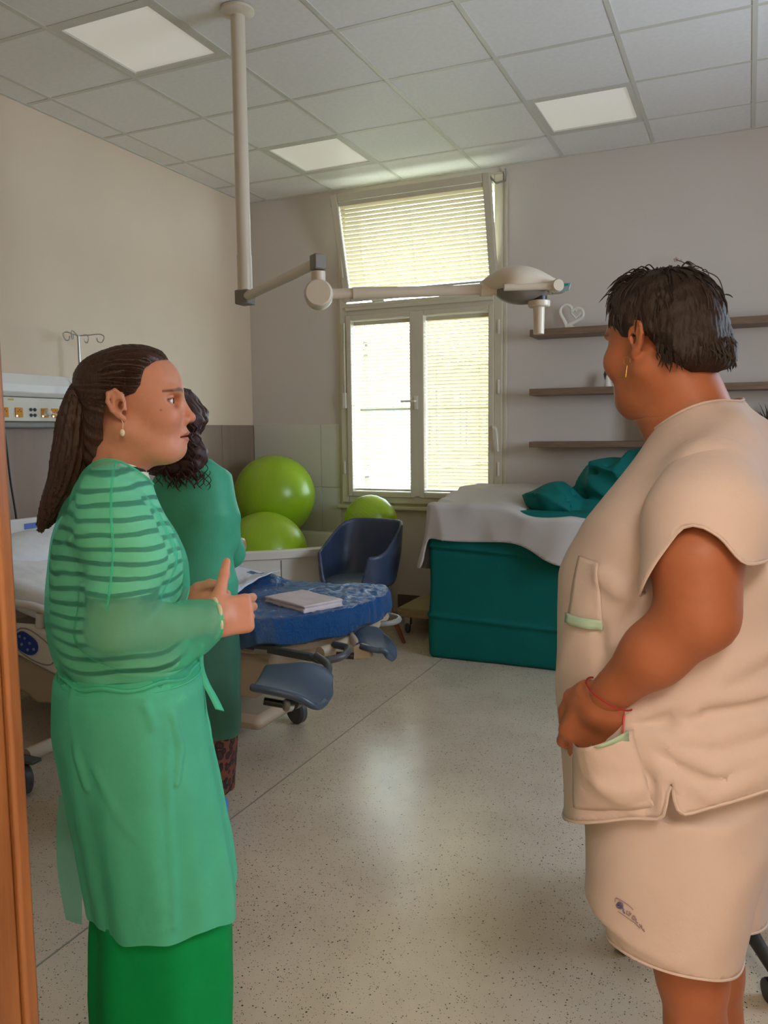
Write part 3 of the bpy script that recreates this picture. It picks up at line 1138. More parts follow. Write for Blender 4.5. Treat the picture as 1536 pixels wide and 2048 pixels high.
for k in range(4):
    a = k * 1.6 + 0.4
    u, w = np.array([math.cos(a), math.sin(a) * 0.7, 0]), np.array([-math.sin(a), math.cos(a) * 0.7, 0])
    obj('leaf', B().grid(lambda s, t: op + (0, 0, 0.1) + u * 0.14 * s + w * 0.028 * (t - .5) * 2 * math.sin(math.pi * min(1, s * 0.85 + 0.12)) + np.array([0, 0, 0.06 * math.sin(2.4 * s) + 0.008 * abs(t - .5)]), 8, 4), M_leaf, orc, solid=0.0015)

# ------------------------------------------------------------------ bed-head supply unit
BX = XL + 0.012
bu = thing('bedhead_unit', 'white wall supply unit with a row of orange sockets', 'supply unit', (BX, 3.3, 1.49))
UY0, UY1 = 2.3, 4.0
obj('upper_cover', B().prism([(0, 1.655), (0.055, 1.655), (0.085, 1.68), (0.085, 1.72), (0.03, 1.785), (0, 1.785)], UY1 - UY0, o=(BX, UY0, 0), ex=(1, 0, 0), ey=(0, 0, 1), en=(0, 1, 0)), M_white, bu, bevel=0.004)
obj('socket_panel', B().box((BX, UY0, 1.515), (BX + 0.055, UY1, 1.65)), M_offw, bu, bevel=0.004)
obj('lower_rail', B().box((BX, UY0, 1.478), (BX + 0.075, UY1, 1.508)), M_mgrey, bu, bevel=0.008)
obj('end_cap', B().box((BX, UY1, 1.475), (BX + 0.08, UY1 + 0.012, 1.787)), M_white, bu, bevel=0.004)
M_sock = mat('orange_socket', (214, 142, 28), 0.35, var=0.02)
M_pin = mat('socket_hole', (60, 34, 12), 0.5)
M_glow = mat('socket_light', (255, 250, 235), 0.3, emit=((255, 245, 225), 3.0))


def onU(u, v):
    return at(u, v, x=BX + 0.058)


for k, u in enumerate((-22, 9, 38, 66, 89.5, 110, 126)):
    if u == 66:
        continue
    c = onU(u, 824)
    for s in ([] if u == 66 else [1]):
        sk = obj('socket', B().box((BX + 0.055, c[1] - 0.026, 1.538), (BX + 0.062, c[1] + 0.026, 1.592)), M_sock, bu, bevel=0.003)
        hl = B()
        for dy, dz in ((-.01, .008), (.01, .008), (0, .018)):
            hl.lathe([(0.003, 0), (0.003, 0.0015)], (BX + 0.0618, c[1] + dy, 1.562 + dz), axis=(1, 0, 0), n=8)
        obj('contact_hole', hl, M_pin, sk)
        obj('pilot_light', B().box((BX + 0.0618, c[1] - 0.022, 1.541), (BX + 0.0632, c[1] - 0.014, 1.549)), M_glow, sk)
c = onU(66, 822)
for dy in (-.014, .014):
    for dz in (-.016, .016):
        obj('earth_terminal', B().lathe([(0.010, 0), (0.010, 0.005), (0.006, 0.006), (0.006, 0.012)], (BX + 0.055, c[1] + dy, 1.566 + dz), axis=(1, 0, 0), n=12), M_dgrey, bu)
c = onU(47, 798)
obj('rating_label', B().box((BX + 0.0552, onU(17, 800)[1], 1.632), (BX + 0.0562, onU(28, 800)[1], 1.641)), mat('yellow_label', (190, 172, 30), 0.5), bu)
c = onU(89.5, 824)
pc = thing('power_plug', 'white plug and cable in the wall unit socket row', 'plug', (BX + 0.07, c[1], 1.56))
obj('plug_body', B().lathe([(0.020, 0.0), (0.021, 0.01), (0.018, 0.03), (0.010, 0.036)], (BX + 0.063, c[1] + 0.004, 1.566), axis=(1, 0, 0), n=16), M_offw, pc)
obj('cable', B().tube(spline([(BX + 0.095, c[1] + 0.004, 1.566), (BX + 0.10, c[1] + 0.07, 1.545), (BX + 0.09, c[1] + 0.17, 1.47), (BX + 0.05, c[1] + 0.30, 1.2), (BX + 0.04, c[1] + 0.32, 0.5)], 30), 0.0035, 6), M_offw, pc)
set_tags(obj('power_cable', B().tube(spline([onU(0, 838) + (0.01, 0, 0), onU(6, 870) + (0.015, 0, 0), onU(13, 960) + (.03, 0, 0), onU(20, 1040) + (0.05, 0, 0), onU(23, 1110) + (0.05, 0, 0)], 24), 0.006, 8), M_black), 'black cable hanging from the wall unit down to the bed', 'cable')

# infusion stand
iy = at(158, 700, x=XL + 0.16)
ix = iy[0]
iv = thing('infusion_pole', 'thin steel infusion pole with four wire hooks beside the wall unit', 'infusion stand', (ix, iy[1], 0))
ztop = at(158, 672, x=ix)[2]
obj('pole', B().tube([(ix, iy[1], 0.12), (ix, iy[1], ztop)], 0.0085, 12), M_steel, iv)
for k, (cx, cy, L) in enumerate(((0.5, -0.86, 0.125), (0.55, 0.83, 0.125), (-0.2, -0.98, 0.075), (-.2, .98, 0.08))):
    e = np.array([cx, cy, 0])
    c = np.array([ix, iy[1], ztop])
    pts = [c, c + e * L * 0.5 + (0, 0, .008), c + e * L + (0, 0, .016), c + e * (L + 0.025) + (0, 0, .002), c + e * (L + 0.012) + (0, 0, -0.03), c + e * (L - 0.012) + (0, 0, -0.028), c + e * (L - 0.018) + (0, 0, -0.006)]
    obj('hook', B().tube(spline(pts, 24), 0.0036, 6), M_steel, iv)
for k in range(4):
    a = k * math.pi / 2 + 0.4
    obj('foot', B().tube([(ix, iy[1], 0.14), (ix + 0.13 * math.cos(a), iy[1] + 0.13 * math.sin(a), 0.05)], 0.011, 8).lathe([(0.02, 0), (0.024, 0.006), (0.024, 0.036), (0.016, 0.05)], (ix + 0.13 * math.cos(a), iy[1] + 0.13 * math.sin(a), 0.0), n=12), M_dgrey, iv)

# ------------------------------------------------------------------ delivery bed
bd = thing('delivery_bed', 'delivery bed with white linen head end, blue covered foot end and leg rests', 'bed', (-2.6, 3.25, 0))
BY0, BY1 = 2.70, 3.50   # long edges of the mattress
M_bedb = mat('bed_beige_plastic', (176, 160, 138), 0.45, var=0.03)
M_bedw = mat('bed_white_plastic', (218, 214, 208), 0.4, var=0.02)
M_navy = mat('navy_upholstery', (44, 62, 84), 0.42, var=0.04, bump=0.1, bscale=400, bdist=0.0005)
M_linen = cloth('white_linen', (244, 245, 250), transl=0.1, bump=0.3, wr=9)
# head board on the wall side
hbx = -3.66
poly = [(2.78, 0.62), (3.62, 0.62), (3.66, 0.70), (3.63, 0.945), (3.58, 0.975), (2.82, 0.985), (2.76, 0.955), (2.74, 0.70)]
obj('headboard', B().prism(poly, 0.035, o=(hbx, 0, 0), ex=(0, 1, 0), ey=(0, 0, 1), en=(1, 0, 0)), M_bedw, bd, bevel=0.012)
hbp = at(62, 1051, x=hbx + 0.037)
obj('headboard_badge', B().box((hbx + 0.035, hbp[1] - 0.045, hbp[2] - 0.018), (hbx + 0.038, hbp[1] + 0.045, hbp[2] + 0.014)), mat('blue_badge', (96, 122, 196), 0.4), bd, bevel=0.001)
# mattress head part, rising towards the head


def mattress_head(P):
    z0 = 0.60 + 0.20 * np.clip((-2.75 - P[:, 0]) / 0.85, 0, 1)
    q = P.copy()
    q[:, 2] -= z0.astype(np.float32)
    return S_box(q, (-3.08, (BY0 + BY1) / 2 + 0.02, 0), (0.56, 0.44, 0.075), 0.04) + 0.006 * wob(P, 14, 4) + 0.004 * ridge(P, (9, 22, 9), 8)


V_, F_ = polygonise(mattress_head, (-3.75, BY0 - 0.15, 0.4), (-2.4, BY1 + 0.15, 1.0), 0.012)
obj('linen_mattress', (V_, F_), M_linen, bd, normals=False)


def pillow_fn(P):
    return S_ell(P, (-3.42, 3.16, 0.84), (0.17, 0.33, 0.075), rotm('Y', 18)) + 0.008 * wob(P, 14, 9)


V_, F_ = polygonise(pillow_fn, (-3.66, 2.75, 0.68), (-3.1, 3.6, 1.0), 0.012)
set_tags(obj('pillow', (V_, F_), M_linen, normals=False), 'white pillow at the head of the delivery bed', 'pillow')
# foot part under the blue plastic cover
FX1 = -1.50


def foot_x(y):
    return FX1 - 0.10 + 0.10 * (y - BY0) / (BY1 - BY0)


def slab(P, grow=0.0):
    q = P.copy()
    q[:, 0] -= 0.14 * np.clip((P[:, 1] - BY0) / (BY1 - BY0), -0.2, 1.2).astype(np.float32)
    d = S_box(q, (-2.20, (BY0 + BY1) / 2, 0.625), (0.52 + grow, 0.40 + grow, 0.062 + grow), 0.05)
    e = S_ell(q, (-1.79, (BY0 + BY1) / 2, 0.625), (0.22 + grow, 0.43 + grow, 0.25))
    return smin(d, np.maximum(e, np.abs(q[:, 2] - 0.625) - 0.062 - grow), 0.03)


V_, F_ = polygonise(lambda P: slab(P, -0.012), (-2.8, BY0 - 0.15, 0.45), (-1.2, BY1 + 0.15, 0.8), 0.014)
obj('foot_mattress', (V_, F_), M_navy, bd, normals=False)
# blue cover
s = NT('blue_plastic_film')
s.b.inputs['Base Color'].default_value = lin((0, 88, 158)) + (1,)
s.b.inputs['Roughness'].default_value = 0.09
s.b.inputs['Specular IOR Level'].default_value = 0.9
vec = s.coords((1, 1.6, 1))
w1_ = s.noise(vec, 46, 7, 0.75)
s.bump(w1_, 0.9, 0.026)
M_film = s.m


def film_fn(P):
    wr = 0.004 * ridge(P, (14, 46, 10), 21) + 0.004 * ridge(P, (52, 30, 8), 33) + 0.002 * wob(P, 90, 6)
    lump = S_ell(P, (-2.28, 3.38, 0.69), (0.18, 0.10, 0.045))
    return smin(slab(P, 0.006), lump, 0.05) - wr


V_, F_ = polygonise(film_fn, (-2.75, BY0 - 0.15, 0.48), (-1.2, BY1 + 0.15, 0.82), 0.0062)
V_, F_ = cut(V_, F_, lambda P: P[:, 2] - (0.575 + 0.012 * np.sin(P[:, 0] * 21) + 0.01 * np.sin(P[:, 1] * 27) + 0.022 * np.clip((P[:, 0] + 1.85) / 0.2, 0, 1)), 0.0062)
set_tags(obj('plastic_cover', (V_, F_), M_film, normals=False, solid=0.001), 'shiny blue plastic cover wrapped over the foot end of the bed', 'cover')
# frame under the foot end
obj('foot_frame', B().prism([(-2.62, BY0 + 0.06), (-1.85, BY0 + 0.06), (-1.66, BY0 + 0.22), (-1.58, 3.1), (-1.57, BY1 - 0.12), (-1.7, BY1 - 0.06), (-2.62, BY1 - 0.06)], 0.045, o=(0, 0, 0.52), ex=(1, 0, 0), ey=(0, 1, 0), en=(0, 0, 1)), M_bedb, bd, bevel=0.012)
obj('seat_pan', B().box((-3.3, BY0 + 0.06, 0.46), (-2.3, BY1 - 0.08, 0.53)), M_bedb, bd, bevel=0.02)
obj('foot_edge', B().tube(spline([at(640, 1306, z=.55), at(690, 1288, z=.55), at(732, 1261, z=.552), at(768, 1232, z=.558)], 16), 0.026, 10), M_bedb, bd)
# lifting column, skirt and chassis
obj('base_skirt', B().prism([(-2.55, 0.30), (-2.55, 0.52), (-1.78, 0.52), (-1.78, 0.40), (-1.9, 0.30)], 0.56, o=(0, BY0 + 0.12, 0)), M_bedb, bd, bevel=0.03)
obj('lift_column', B().box((-2.75, 2.98, 0.14), (-2.3, 3.32, 0.47)), M_dgrey, bd, bevel=0.03)
obj('chassis', B().box((-3.45, 2.95, 0.10), (-1.95, 3.35, 0.17)), M_bedb, bd, bevel=0.03)
for x, y in ((-2.62, 2.27), (-3.45, 2.85), (-2.0, 3.38), (-3.45, 3.42)):
    obj('chassis_leg', B().tube([(min(max(x, -3.35), -2.1), 3.1, 0.135), (x, y, 0.15)], 0.03, 10), M_bedb, bd)
    cw = obj('caster', B().lathe([(0.02, -0.02), (0.055, -0.022), (0.068, -0.012), (0.068, 0.012), (0.055, 0.022), (0.02, 0.02)], (x, y - 0.02, 0.068), axis=(0.35, 1, 0), n=28), M_dgrey, bd)
    obj('brake_pedal', B().box((x - 0.03, y - 0.05, 0.142), (x + 0.09, y + 0.0, 0.158)), M_dgrey, cw, bevel=0.005)
# near side rail with its blue keypad
RY = BY0 - 0.07


def onR(u, v):
    p = at(u, v, y=RY)
    return (p[0], p[2])


rp_ = [onR(*q) for q in ((-40, 1262), (20, 1246), (62, 1250), (100, 1268), (140, 1306), (168, 1345), (150, 1372), (100, 1345), (30, 1308), (-40, 1290))]
sr = obj('side_rail', B().prism(rp_, 0.03, o=(0, RY, 0)), M_bedw, bd, bevel=0.012)
hoop = [(onR(*q)[0], RY + 0.015, onR(*q)[1]) for q in ((-60, 1240), (-20, 1212), (25, 1208), (75, 1218), (112, 1240), (150, 1280), (180, 1330), (178, 1352), (160, 1358))]
obj('rail_hoop', B().tube(spline(hoop, 40), 0.019, 12), M_bedw, sr)
for q0, q1 in (((76, 1228), (74, 1256)), ((10, 1214), (6, 1250))):
    a, b2 = onR(*q0), onR(*q1)
    obj('rail_strut', B().tube([(a[0], RY + .015, a[1]), (b2[0], RY + .015, b2[1])], 0.02, 10), M_bedw, sr)
kp = [(p[0], p[1]) for p in spline([onR(*q) for q in ((32, 1268), (45, 1262), (62, 1272), (74, 1284), (76, 1300), (66, 1310), (50, 1306), (35, 1292), (32, 1268))], 33)[:-1]]
obj('keypad', B().prism(kp, 0.008, o=(0, RY - 0.006, 0)), mat('blue_keypad', (38, 66, 150), 0.35), sr, bevel=0.002)
for q in ((42, 1272), (52, 1276), (62, 1286), (58, 1299), (46, 1288), (70, 1298)):
    a = onR(*q)
    obj('key', B().lathe([(0.007, 0), (0.007, 0.003), (0.005, 0.004)], (a[0], RY - 0.006, a[1]), axis=(0, -1, 0), n=10), mat('key_grey', (130, 145, 190), 0.4) if q[0] == 42 else bpy.data.materials['key_grey'], sr)
kf = [(p[0], p[1]) for p in spline([onR(*q) for q in ((30, 1264), (45, 1256), (70, 1266), (104, 1296), (110, 1318), (98, 1330), (70, 1322), (36, 1298), (30, 1264))], 41)[:-1]]
obj('keypad_frame', B().tube([(a, RY - 0.001, b2) for a, b2 in kf], 0.003, 6, closed=True), M_mgrey, sr)
lr = [onR(*q) for q in ((-20, 1316), (40, 1322), (120, 1368), (150, 1390), (140, 1420), (60, 1412), (40, 1395), (-20, 1360))]
obj('lower_cover', B().prism(lr, 0.05, o=(0, RY + 0.04, 0)), M_bedb, bd, bevel=0.015)
# side handle at the foot end
HYs = BY0 + 0.0
ha = at(488, 1293, y=HYs)
hb2 = at(652, 1318, y=HYs)
obj('side_rail_bar', B().prism([(ha[0], ha[2] - .008), (hb2[0] - .06, hb2[2] - 0.018), (hb2[0] - .06, hb2[2] + 0.014), (ha[0], ha[2] + 0.022)], 0.018, o=(0, HYs - 0.006, 0)), M_dgrey, bd, bevel=0.004)
hl = spline([(hb2[0] - .07, HYs, hb2[2]), (hb2[0] - 0.01, HYs - 0.005, hb2[2] - 0.006), (hb2[0] + 0.045, HYs + 0.05, hb2[2] + 0.002), (hb2[0] + 0.03, HYs + 0.13, hb2[2] + 0.012), (hb2[0] - 0.05, HYs + 0.16, hb2[2] + 0.012)], 24)
obj('grab_handle', B().tube(hl, 0.015, 10), M_dgrey, bd)
lb = at(521, 1304, y=HYs - 0.008)
obj('rail_label', B().box((lb[0] - 0.03, HYs - 0.009, lb[2] - 0.009), (lb[0] + 0.03, HYs - 0.005, lb[2] + 0.011)), M_mgrey, bd, bevel=0.002)
obj('grab_handle', B().tube(spline([(-1.58, BY1 - 0.18, 0.555), (-1.505, BY1 - 0.15, 0.55), (-1.475, BY1 - 0.08, 0.55), (-1.51, BY1 - 0.01, 0.55), (-1.60, BY1 + 0.0, 0.555)], 20), 0.013, 10), M_mgrey, bd)

# leg rests: hollow calf shells on swivel arms
M_shell = mat('blue_grey_shell', (58, 74, 92), 0.4, var=0.03)


def shell_fn(O, R, L, W, T):
    """calf trough: along local x, open upwards, lifted end flange"""
    def fn(P):
        q = (P - np.asarray(O, np.float32)) @ np.asarray(R, np.float32)
        wx = W * (0.80 + 0.20 * np.clip(q[:, 0] / L, -1, 1))
        zc = 0.9 * (q[:, 1] ** 2) / W + 0.35 * np.clip(q[:, 0] - 0.45 * L, 0, 1) ** 2 / L * -3.0 + 0.25 * np.clip(-q[:, 0] - 0.6 * L, 0, 1)
        d = np.abs(q[:, 2] - zc) - T
        k = ((np.abs(q[:, 0]) / L) ** 2.6 + (np.abs(q[:, 1]) / wx) ** 2.6) ** (1 / 2.6)
        return smax(d * 0.85, (k - 1) * W * 0.8, 0.012).astype(np.float32)
    return fn


def frame3(x, y):
    x = np.array(x, float)
    x /= np.linalg.norm(x)
    y = np.array(y, float)
    y -= x * (x @ y)
    y /= np.linalg.norm(y)
    return np.stack([x, y, np.cross(x, y)], 1)




def calf_shell(top, bot, dip, name='leg_rest'):
    """upholstered shell between two edge curves, hollowed in the middle"""
    T_, B_ = spline(top, 25), spline(bot, 25)
    n_ = np.cross(T_[12] - B_[12], T_[24] - T_[0])
    n_ /= np.linalg.norm(n_)
    if n_[2] > 0:
        n_ = -n_

    def pt(a, b2):
        i = min(24, int(round(a * 24)))
        e = T_[i] * (1 - b2) + B_[i] * b2
        return e + n_ * dip * (math.sin(math.pi * b2) ** 0.8) * (0.55 + 0.45 * math.sin(math.pi * min(1, a * 0.9 + 0.1)))
    return obj(name, B().grid(pt, 24, 14), M_shell, bd, solid=0.024, bevel=0.006, sub=1)


lg = calf_shell([at(532, 1336, t=2.74), at(575, 1331, t=2.74), at(612, 1326, t=2.76), at(645, 1336, t=2.78), at(664, 1356, t=2.78), at(668, 1378, t=2.75)],
                [at(496, 1380, t=2.50), at(545, 1388, t=2.49), at(592, 1400, t=2.50), at(622, 1417, t=2.52), at(643, 1418, t=2.56), at(660, 1402, t=2.64)], 0.05)
g0, g1 = at(528, 1402, t=2.62), at(575, 1410, t=2.62)
obj('release_grip', B().tube([g0, g1], 0.013, 10), M_black, lg)
obj('pivot_knob', B().lathe([(0.016, -0.01), (0.021, -0.006), (0.021, 0.012), (0.016, 0.016)], at(578, 1410, t=2.61), axis=(-0.3, -0.9, 0.2), n=20), M_steel, lg)
obj('swivel_arm', B().tube(spline([at(588, 1410, t=2.64), at(606, 1400, t=2.74), at(650, 1356, t=2.90), at(655, 1330, t=2.97), at(632, 1312, t=3.04)], 16), 0.015, 10), M_dgrey, lg)
lg = calf_shell([at(708, 1276, t=3.44), at(726, 1260, t=3.46), at(750, 1257, t=3.46), at(768, 1268, t=3.44), at(782, 1278, t=3.40), at(796, 1300, t=3.36)],
                [at(716, 1296, t=3.24), at(736, 1302, t=3.22), at(756, 1306, t=3.22), at(766, 1306, t=3.22), at(772, 1316, t=3.24), at(784, 1323, t=3.28)], 0.035)
obj('release_grip', B().tube([at(672, 1310, t=3.24), at(708, 1312, t=3.24)], 0.014, 10), M_black, lg)
obj('pivot_block', B().prism([(0, 0), (0.075, 0.006), (0.065, 0.05), (0.03, 0.065), (0.0, 0.055)], 0.04, o=at(704, 1321, t=3.25), ex=(0.9, 0.42, 0)), M_bedb, lg, bevel=0.008)
obj('swivel_arm', B().tube(spline([at(720, 1310, t=3.28), at(714, 1292, t=3.34), at(707, 1278, t=3.40), at(702, 1270, t=3.46)], 12), 0.016, 10), M_bedb, lg)

# things lying on the bed


def folded(P):
    Rf = rotm('Z', -24).astype(np.float32)
    q = (P - v3(*fc)) @ Rf
    q[:, 2] += 0.05 * q[:, 0] * 0
    d = None
    for k, (dx, dy, hw, hd) in enumerate(((0, 0, .148, .105), (0.004, -.003, .144, .104), (-.003, .004, .147, .100), (0.002, 0.0, .146, .104))):
        e = S_box(q, (dx, dy, 0.005 + 0.0078 * k), (hw, hd, 0.0052), 0.005)
        d = e if d is None else smin(d, e, 0.003)
    return d + 0.0015 * wob(P, 30, 3)


fc = at(606, 1207, z=0.70)
fc[2] = 0.688 + 0.006
V_, F_ = polygonise(folded, fc - (0.25, 0.25, 0.03), fc + (0.25, 0.25, 0.09), 0.0035)
set_tags(obj('folded_cloth', (V_, F_), cloth('folded_cotton', (216, 204, 206), transl=0.1, bump=0.2), normals=False), 'folded pinkish white cloth lying on the blue cover', 'cloth')
pd = [at(u, v, z=0.762) for u, v in ((430, 1128), (560, 1133), (556, 1140), (468, 1180), (400, 1200))]
pcn = sum(pd) / 5


def pad_pt(s, t):
    a = pd[0] * (1 - s) + pd[1] * s
    b2 = pd[4] * (1 - s) + (pd[3] if s > 0.6 else pd[3]) * s
    p = a * (1 - t) + b2 * t
    return p + np.array([0, 0, 0.004 * math.sin(s * 31) * math.sin(t * 23) + 0.012 * math.sin(s * 6 + t * 4) - 0.015])


s = NT('quilted_absorbent_pad')
s.b.inputs['Base Color'].default_value = lin((206, 208, 220)) + (1,)
s.b.inputs['Roughness'].default_value = 0.6
vec = s.coords((60, 60, 60))
vo = s.n('ShaderNodeTexVoronoi', i_Scale=1.0)
s.l(vec, vo.inputs['Vector'])
s.bump(vo.outputs['Distance'], 0.6, 0.004)
set_tags(obj('absorbent_pad', B().grid(pad_pt, 24, 14), s.m, solid=0.004), 'white quilted absorbent pad on the blue cover beside the person in dark green', 'pad')

# ------------------------------------------------------------------ corner tub with exercise balls
M_tub = mat('white_tub_acrylic', (226, 222, 214), 0.25, var=0.01)
TR = 0.63
rimo = spline([(-2.51, YW - 0.001), (-2.505, 5.45), (-2.53, 5.26), (-2.63, 5.02), (-2.86, 4.73), (-3.16, 4.49), (-3.42, 4.36), (-3.62, 4.33), (XL + 0.013, 4.33)], 40)
rimo = [np.array([p[0], p[1]]) for p in rimo]
cen = np.array([-3.3, 5.25])


def inset(d):
    out = []
    for i, p in enumerate(rimo):
        t = rimo[min(i + 1, 39)] - rimo[max(i - 1, 0)]
        n = np.array([-t[1], t[0]]) / np.linalg.norm(t)
        if n @ (cen - p) < 0:
            n = -n
        q = p + n * d
        out.append(np.array([max(q[0], XL + 0.014 + max(0, d)), min(q[1], YW - 0.014 - max(0, d))]))
    return out


def close(loop, d, z):
    e = max(0, d)
    return [(p[0], p[1], z) for p in loop] + [(XL + 0.014 + e, (YW + 4.4) / 2, z), (XL + 0.014 + e, YW - 0.014 - e, z), ((XL - 2.5) / 2, YW - 0.014 - e, z)]


loops = [close(inset(0.03), 0, 0.0), close(inset(0.03), 0, TR - 0.06), close(inset(0.0), 0, TR - 0.055), close(inset(0.0), 0, TR - 0.008), close(inset(0.01), 0.004, TR), close(inset(0.06), 0.13, TR), close(inset(0.075), 0.15, TR - 0.02), close(inset(0.18), 0.24, 0.22), close(inset(0.26), 0.32, 0.18)]
tb = B()
n = len(loops[0])
vs = [p for lp in loops for p in lp]
fs = [(k * n + i, k * n + (i + 1) % n, (k + 1) * n + (i + 1) % n, (k + 1) * n + i) for k in range(len(loops) - 1) for i in range(n)] + [tuple((len(loops) - 1) * n + i for i in range(n))]
tb.add(vs, fs)
tub = thing('corner_bathtub', 'white corner bathtub holding green exercise balls by the window', 'bathtub', (-3.1, 5.2, 0))
obj('tub_shell', tb, M_tub, tub, sharp=50)
for i in (8, 20, 30):
    p, q = inset(0.026)[i], inset(0.026)[i + 1]
    obj('apron_joint', B().tube([(p[0], p[1], 0.01), (p[0], p[1], TR - 0.07)], 0.003, 6), M_mgrey, tub)


def ball_mat(name, c):
    s = NT(name)
    vec = s.coords()
    wv = s.n('ShaderNodeTexWave', wave_type='BANDS', bands_direction='Z', i_Scale=14.0)
    s.l(vec, wv.inputs['Vector'])
    s.b.inputs['Base Color'].default_value = lin(c) + (1,)
    s.b.inputs['Roughness'].default_value = 0.30
    s.b.inputs['Subsurface Weight'].default_value = 0.0
    s.bump(wv.outputs['Fac'], 0.10, 0.004)
    return s.m


M_ball = ball_mat('lime_ball_vinyl', (150, 186, 34))


def ball(c, r, axis, lab):
    me_b = B().lathe([(r * math.sin(a), -r * math.cos(a)) for a in np.linspace(0.01, math.pi - 0.01, 49)], (0, 0, 0), n=64)
    o = obj('exercise_ball', me_b, M_ball)
    o.location = c
    o.rotation_mode = 'QUATERNION'
    o.rotation_quaternion = Vector((0, 0, 1)).rotation_difference(Vector(axis))
    return set_tags(o, lab, 'exercise ball', 'green balls in the bathtub')


ball(at(549, 991, t=6.38), 0.320, (0.8, -0.5, 0.35), 'larger upper lime green exercise ball in the corner above the other')
ball(at(530, 1110, t=5.93), 0.318, (0.9, -0.3, 0.3), 'lower lime green exercise ball sunk into the bathtub')
pA, pB = at(741, 1043, t=6.04), at(690, 1120, t=6.08)
pa = pB - pA
LP = np.linalg.norm(pa)
prof = [(max(0.001, 0.200 * math.sqrt(max(0, 1 - ((h + 0.0) / 0.200) ** 2))), h) for h in np.linspace(-0.1999, 0.11, 22)] + [(0.176, 0.145), (0.172, 0.18), (0.172, 0.22), (0.175, 0.26)] + [(0.178 * math.sqrt(max(1e-5, 1 - ((h - 0.34) / 0.178) ** 2)), h) for h in np.linspace(0.30, 0.5179, 14)]
po = obj('peanut_ball', B().lathe(prof, (0, 0, 0), n=64), M_ball)
po.location = pA
po.rotation_mode = 'QUATERNION'
po.rotation_quaternion = Vector((0, 0, 1)).rotation_difference(Vector(pa))
set_tags(po, 'lime green peanut shaped ball leaning behind the navy armchair', 'exercise ball')

# ------------------------------------------------------------------ navy shell armchair
CP = np.array([-2.36, 4.785, 0.0])
CA = math.radians(-100)    # seat faces the room
ch = thing('armchair', 'navy blue shell armchair with wooden legs beside the bathtub', 'chair', CP, CA, local=True)
M_chair = mat('navy_shell_plastic', (58, 72, 98), 0.38, var=0.03)


def chair_shell(P):
    x, y, z = P[:, 0], P[:, 1], P[:, 2]
    zz = np.clip((z - 0.40) / 0.44, -0.2, 1)
    a = 0.215 + 0.055 * zz
    b = 0.225 + 0.062 * np.sqrt(np.clip(zz, 0, 1)) - 0.055 * np.clip(zz - 0.55, 0, 1)
    xc = -0.01 - 0.045 * zz
    k = ((np.abs((x - xc) / a)) ** 2.6 + (np.abs(y / b)) ** 2.6) ** (1 / 2.6)
    d = (k - 1) * np.minimum(a, b)
    floor_ = 0.40 + 0.35 * np.maximum(np.abs(y) - 0.12, 0) ** 2 * 3 + 0.02 * x
    outer = smax(d, floor_ - z, 0.05)
    inner = smax(d + 0.022, floor_ + 0.030 - z, 0.05)
    th = np.arctan2(y / 0.26, (x - xc) / 0.25)    # 0 = front
    ab = np.abs(th)
    t1_ = np.clip((ab - 0.62) / 0.22, 0, 1)
    t1_ = t1_ * t1_ * (3 - 2 * t1_)
    t2_ = np.clip((ab - 0.95) / 1.45, 0, 1)
    t2_ = t2_ * t2_ * (3 - 2 * t2_)
    top = 0.425 + 0.215 * t1_ + 0.195 * t2_
    return smax(smax(outer, -inner, 0.008), (z - top) * 0.75, 0.016).astype(np.float32)


V_, F_ = polygonise(chair_shell, (-0.4, -0.4, 0.33), (0.35, 0.4, 0.9), 0.0075)
obj('shell', (relax(V_, F_, 1), F_), M_chair, ch, normals=False)
V_, F_ = polygonise(lambda P: smax(S_ell(P, (0.0, 0, 0.445), (0.212, 0.215, 0.035)), -(P[:, 2] - 0.42), 0.01), (-0.3, -0.3, 0.38), (0.3, 0.3, 0.52), 0.008)
obj('seat_pad', (V_, F_), mat('slate_seat_pad', (84, 98, 112), 0.35, var=0.03), ch, normals=False)
M_beech = wood('stained_beech', (112, 66, 40), (148, 92, 58), (8, 8, 1.5), 0.45)
for sx in (-1, 1):
    for sy in (-1, 1):
        obj('leg', B().tube([(0.10 * sx, 0.11 * sy, 0.415), (0.155 * sx, 0.17 * sy, 0.22), (0.215 * sx, 0.235 * sy, 0.0)], [0.024, 0.020, 0.012], 12), M_beech, ch)
obj('under_frame', B().box((-0.13, -0.14, 0.385), (0.13, 0.14, 0.41)), M_black, ch, bevel=0.01)

# ------------------------------------------------------------------ low wooden platform on casters behind the chair
pt = thing('wheeled_platform', 'low pale wooden platform on casters between armchair and teal block', 'platform', (-1.98, 5.35, 0))
M_pine = wood('pale_pine', (150, 132, 92), (182, 164, 120), (1.2, 10, 10), 0.5)
q0, q1 = at(800, 1217, z=0.19), at(805, 1218, z=0.19)
PX0, PX1, PY0, PY1 = -2.235, -1.85, 5.17, 5.70
obj('deck', B().box((PX0, PY0, 0.125), (PX1, PY1, 0.188)), M_pine, pt, bevel=0.004)
for x in (PX0 + 0.06, PX1 - 0.06):
    for y in (PY0 + 0.06, PY1 - 0.06):
        cs_ = obj('caster', B().lathe([(0.012, -.012), (0.036, -.012), (0.04, -.007), (0.04, .007), (0.036, .012), (0.012, .012)], (x, y, 0.04), axis=(1, 0.2, 0), n=20), M_dgrey, pt)
        obj('fork', B().box((x - 0.022, y - 0.02, 0.06), (x + 0.022, y + 0.02, 0.125)), M_steel, cs_, bevel=0.004)

# ------------------------------------------------------------------ teal covered block with white sheet and bundle
M_teal = cloth('teal_drape', (0, 100, 94), transl=0.05, rough=0.75, var=0.06, bump=0.15, wr=6)
GX0, GX1, GY0, GY1 = -1.815, -0.42, 4.70, 5.74
GT = 0.945


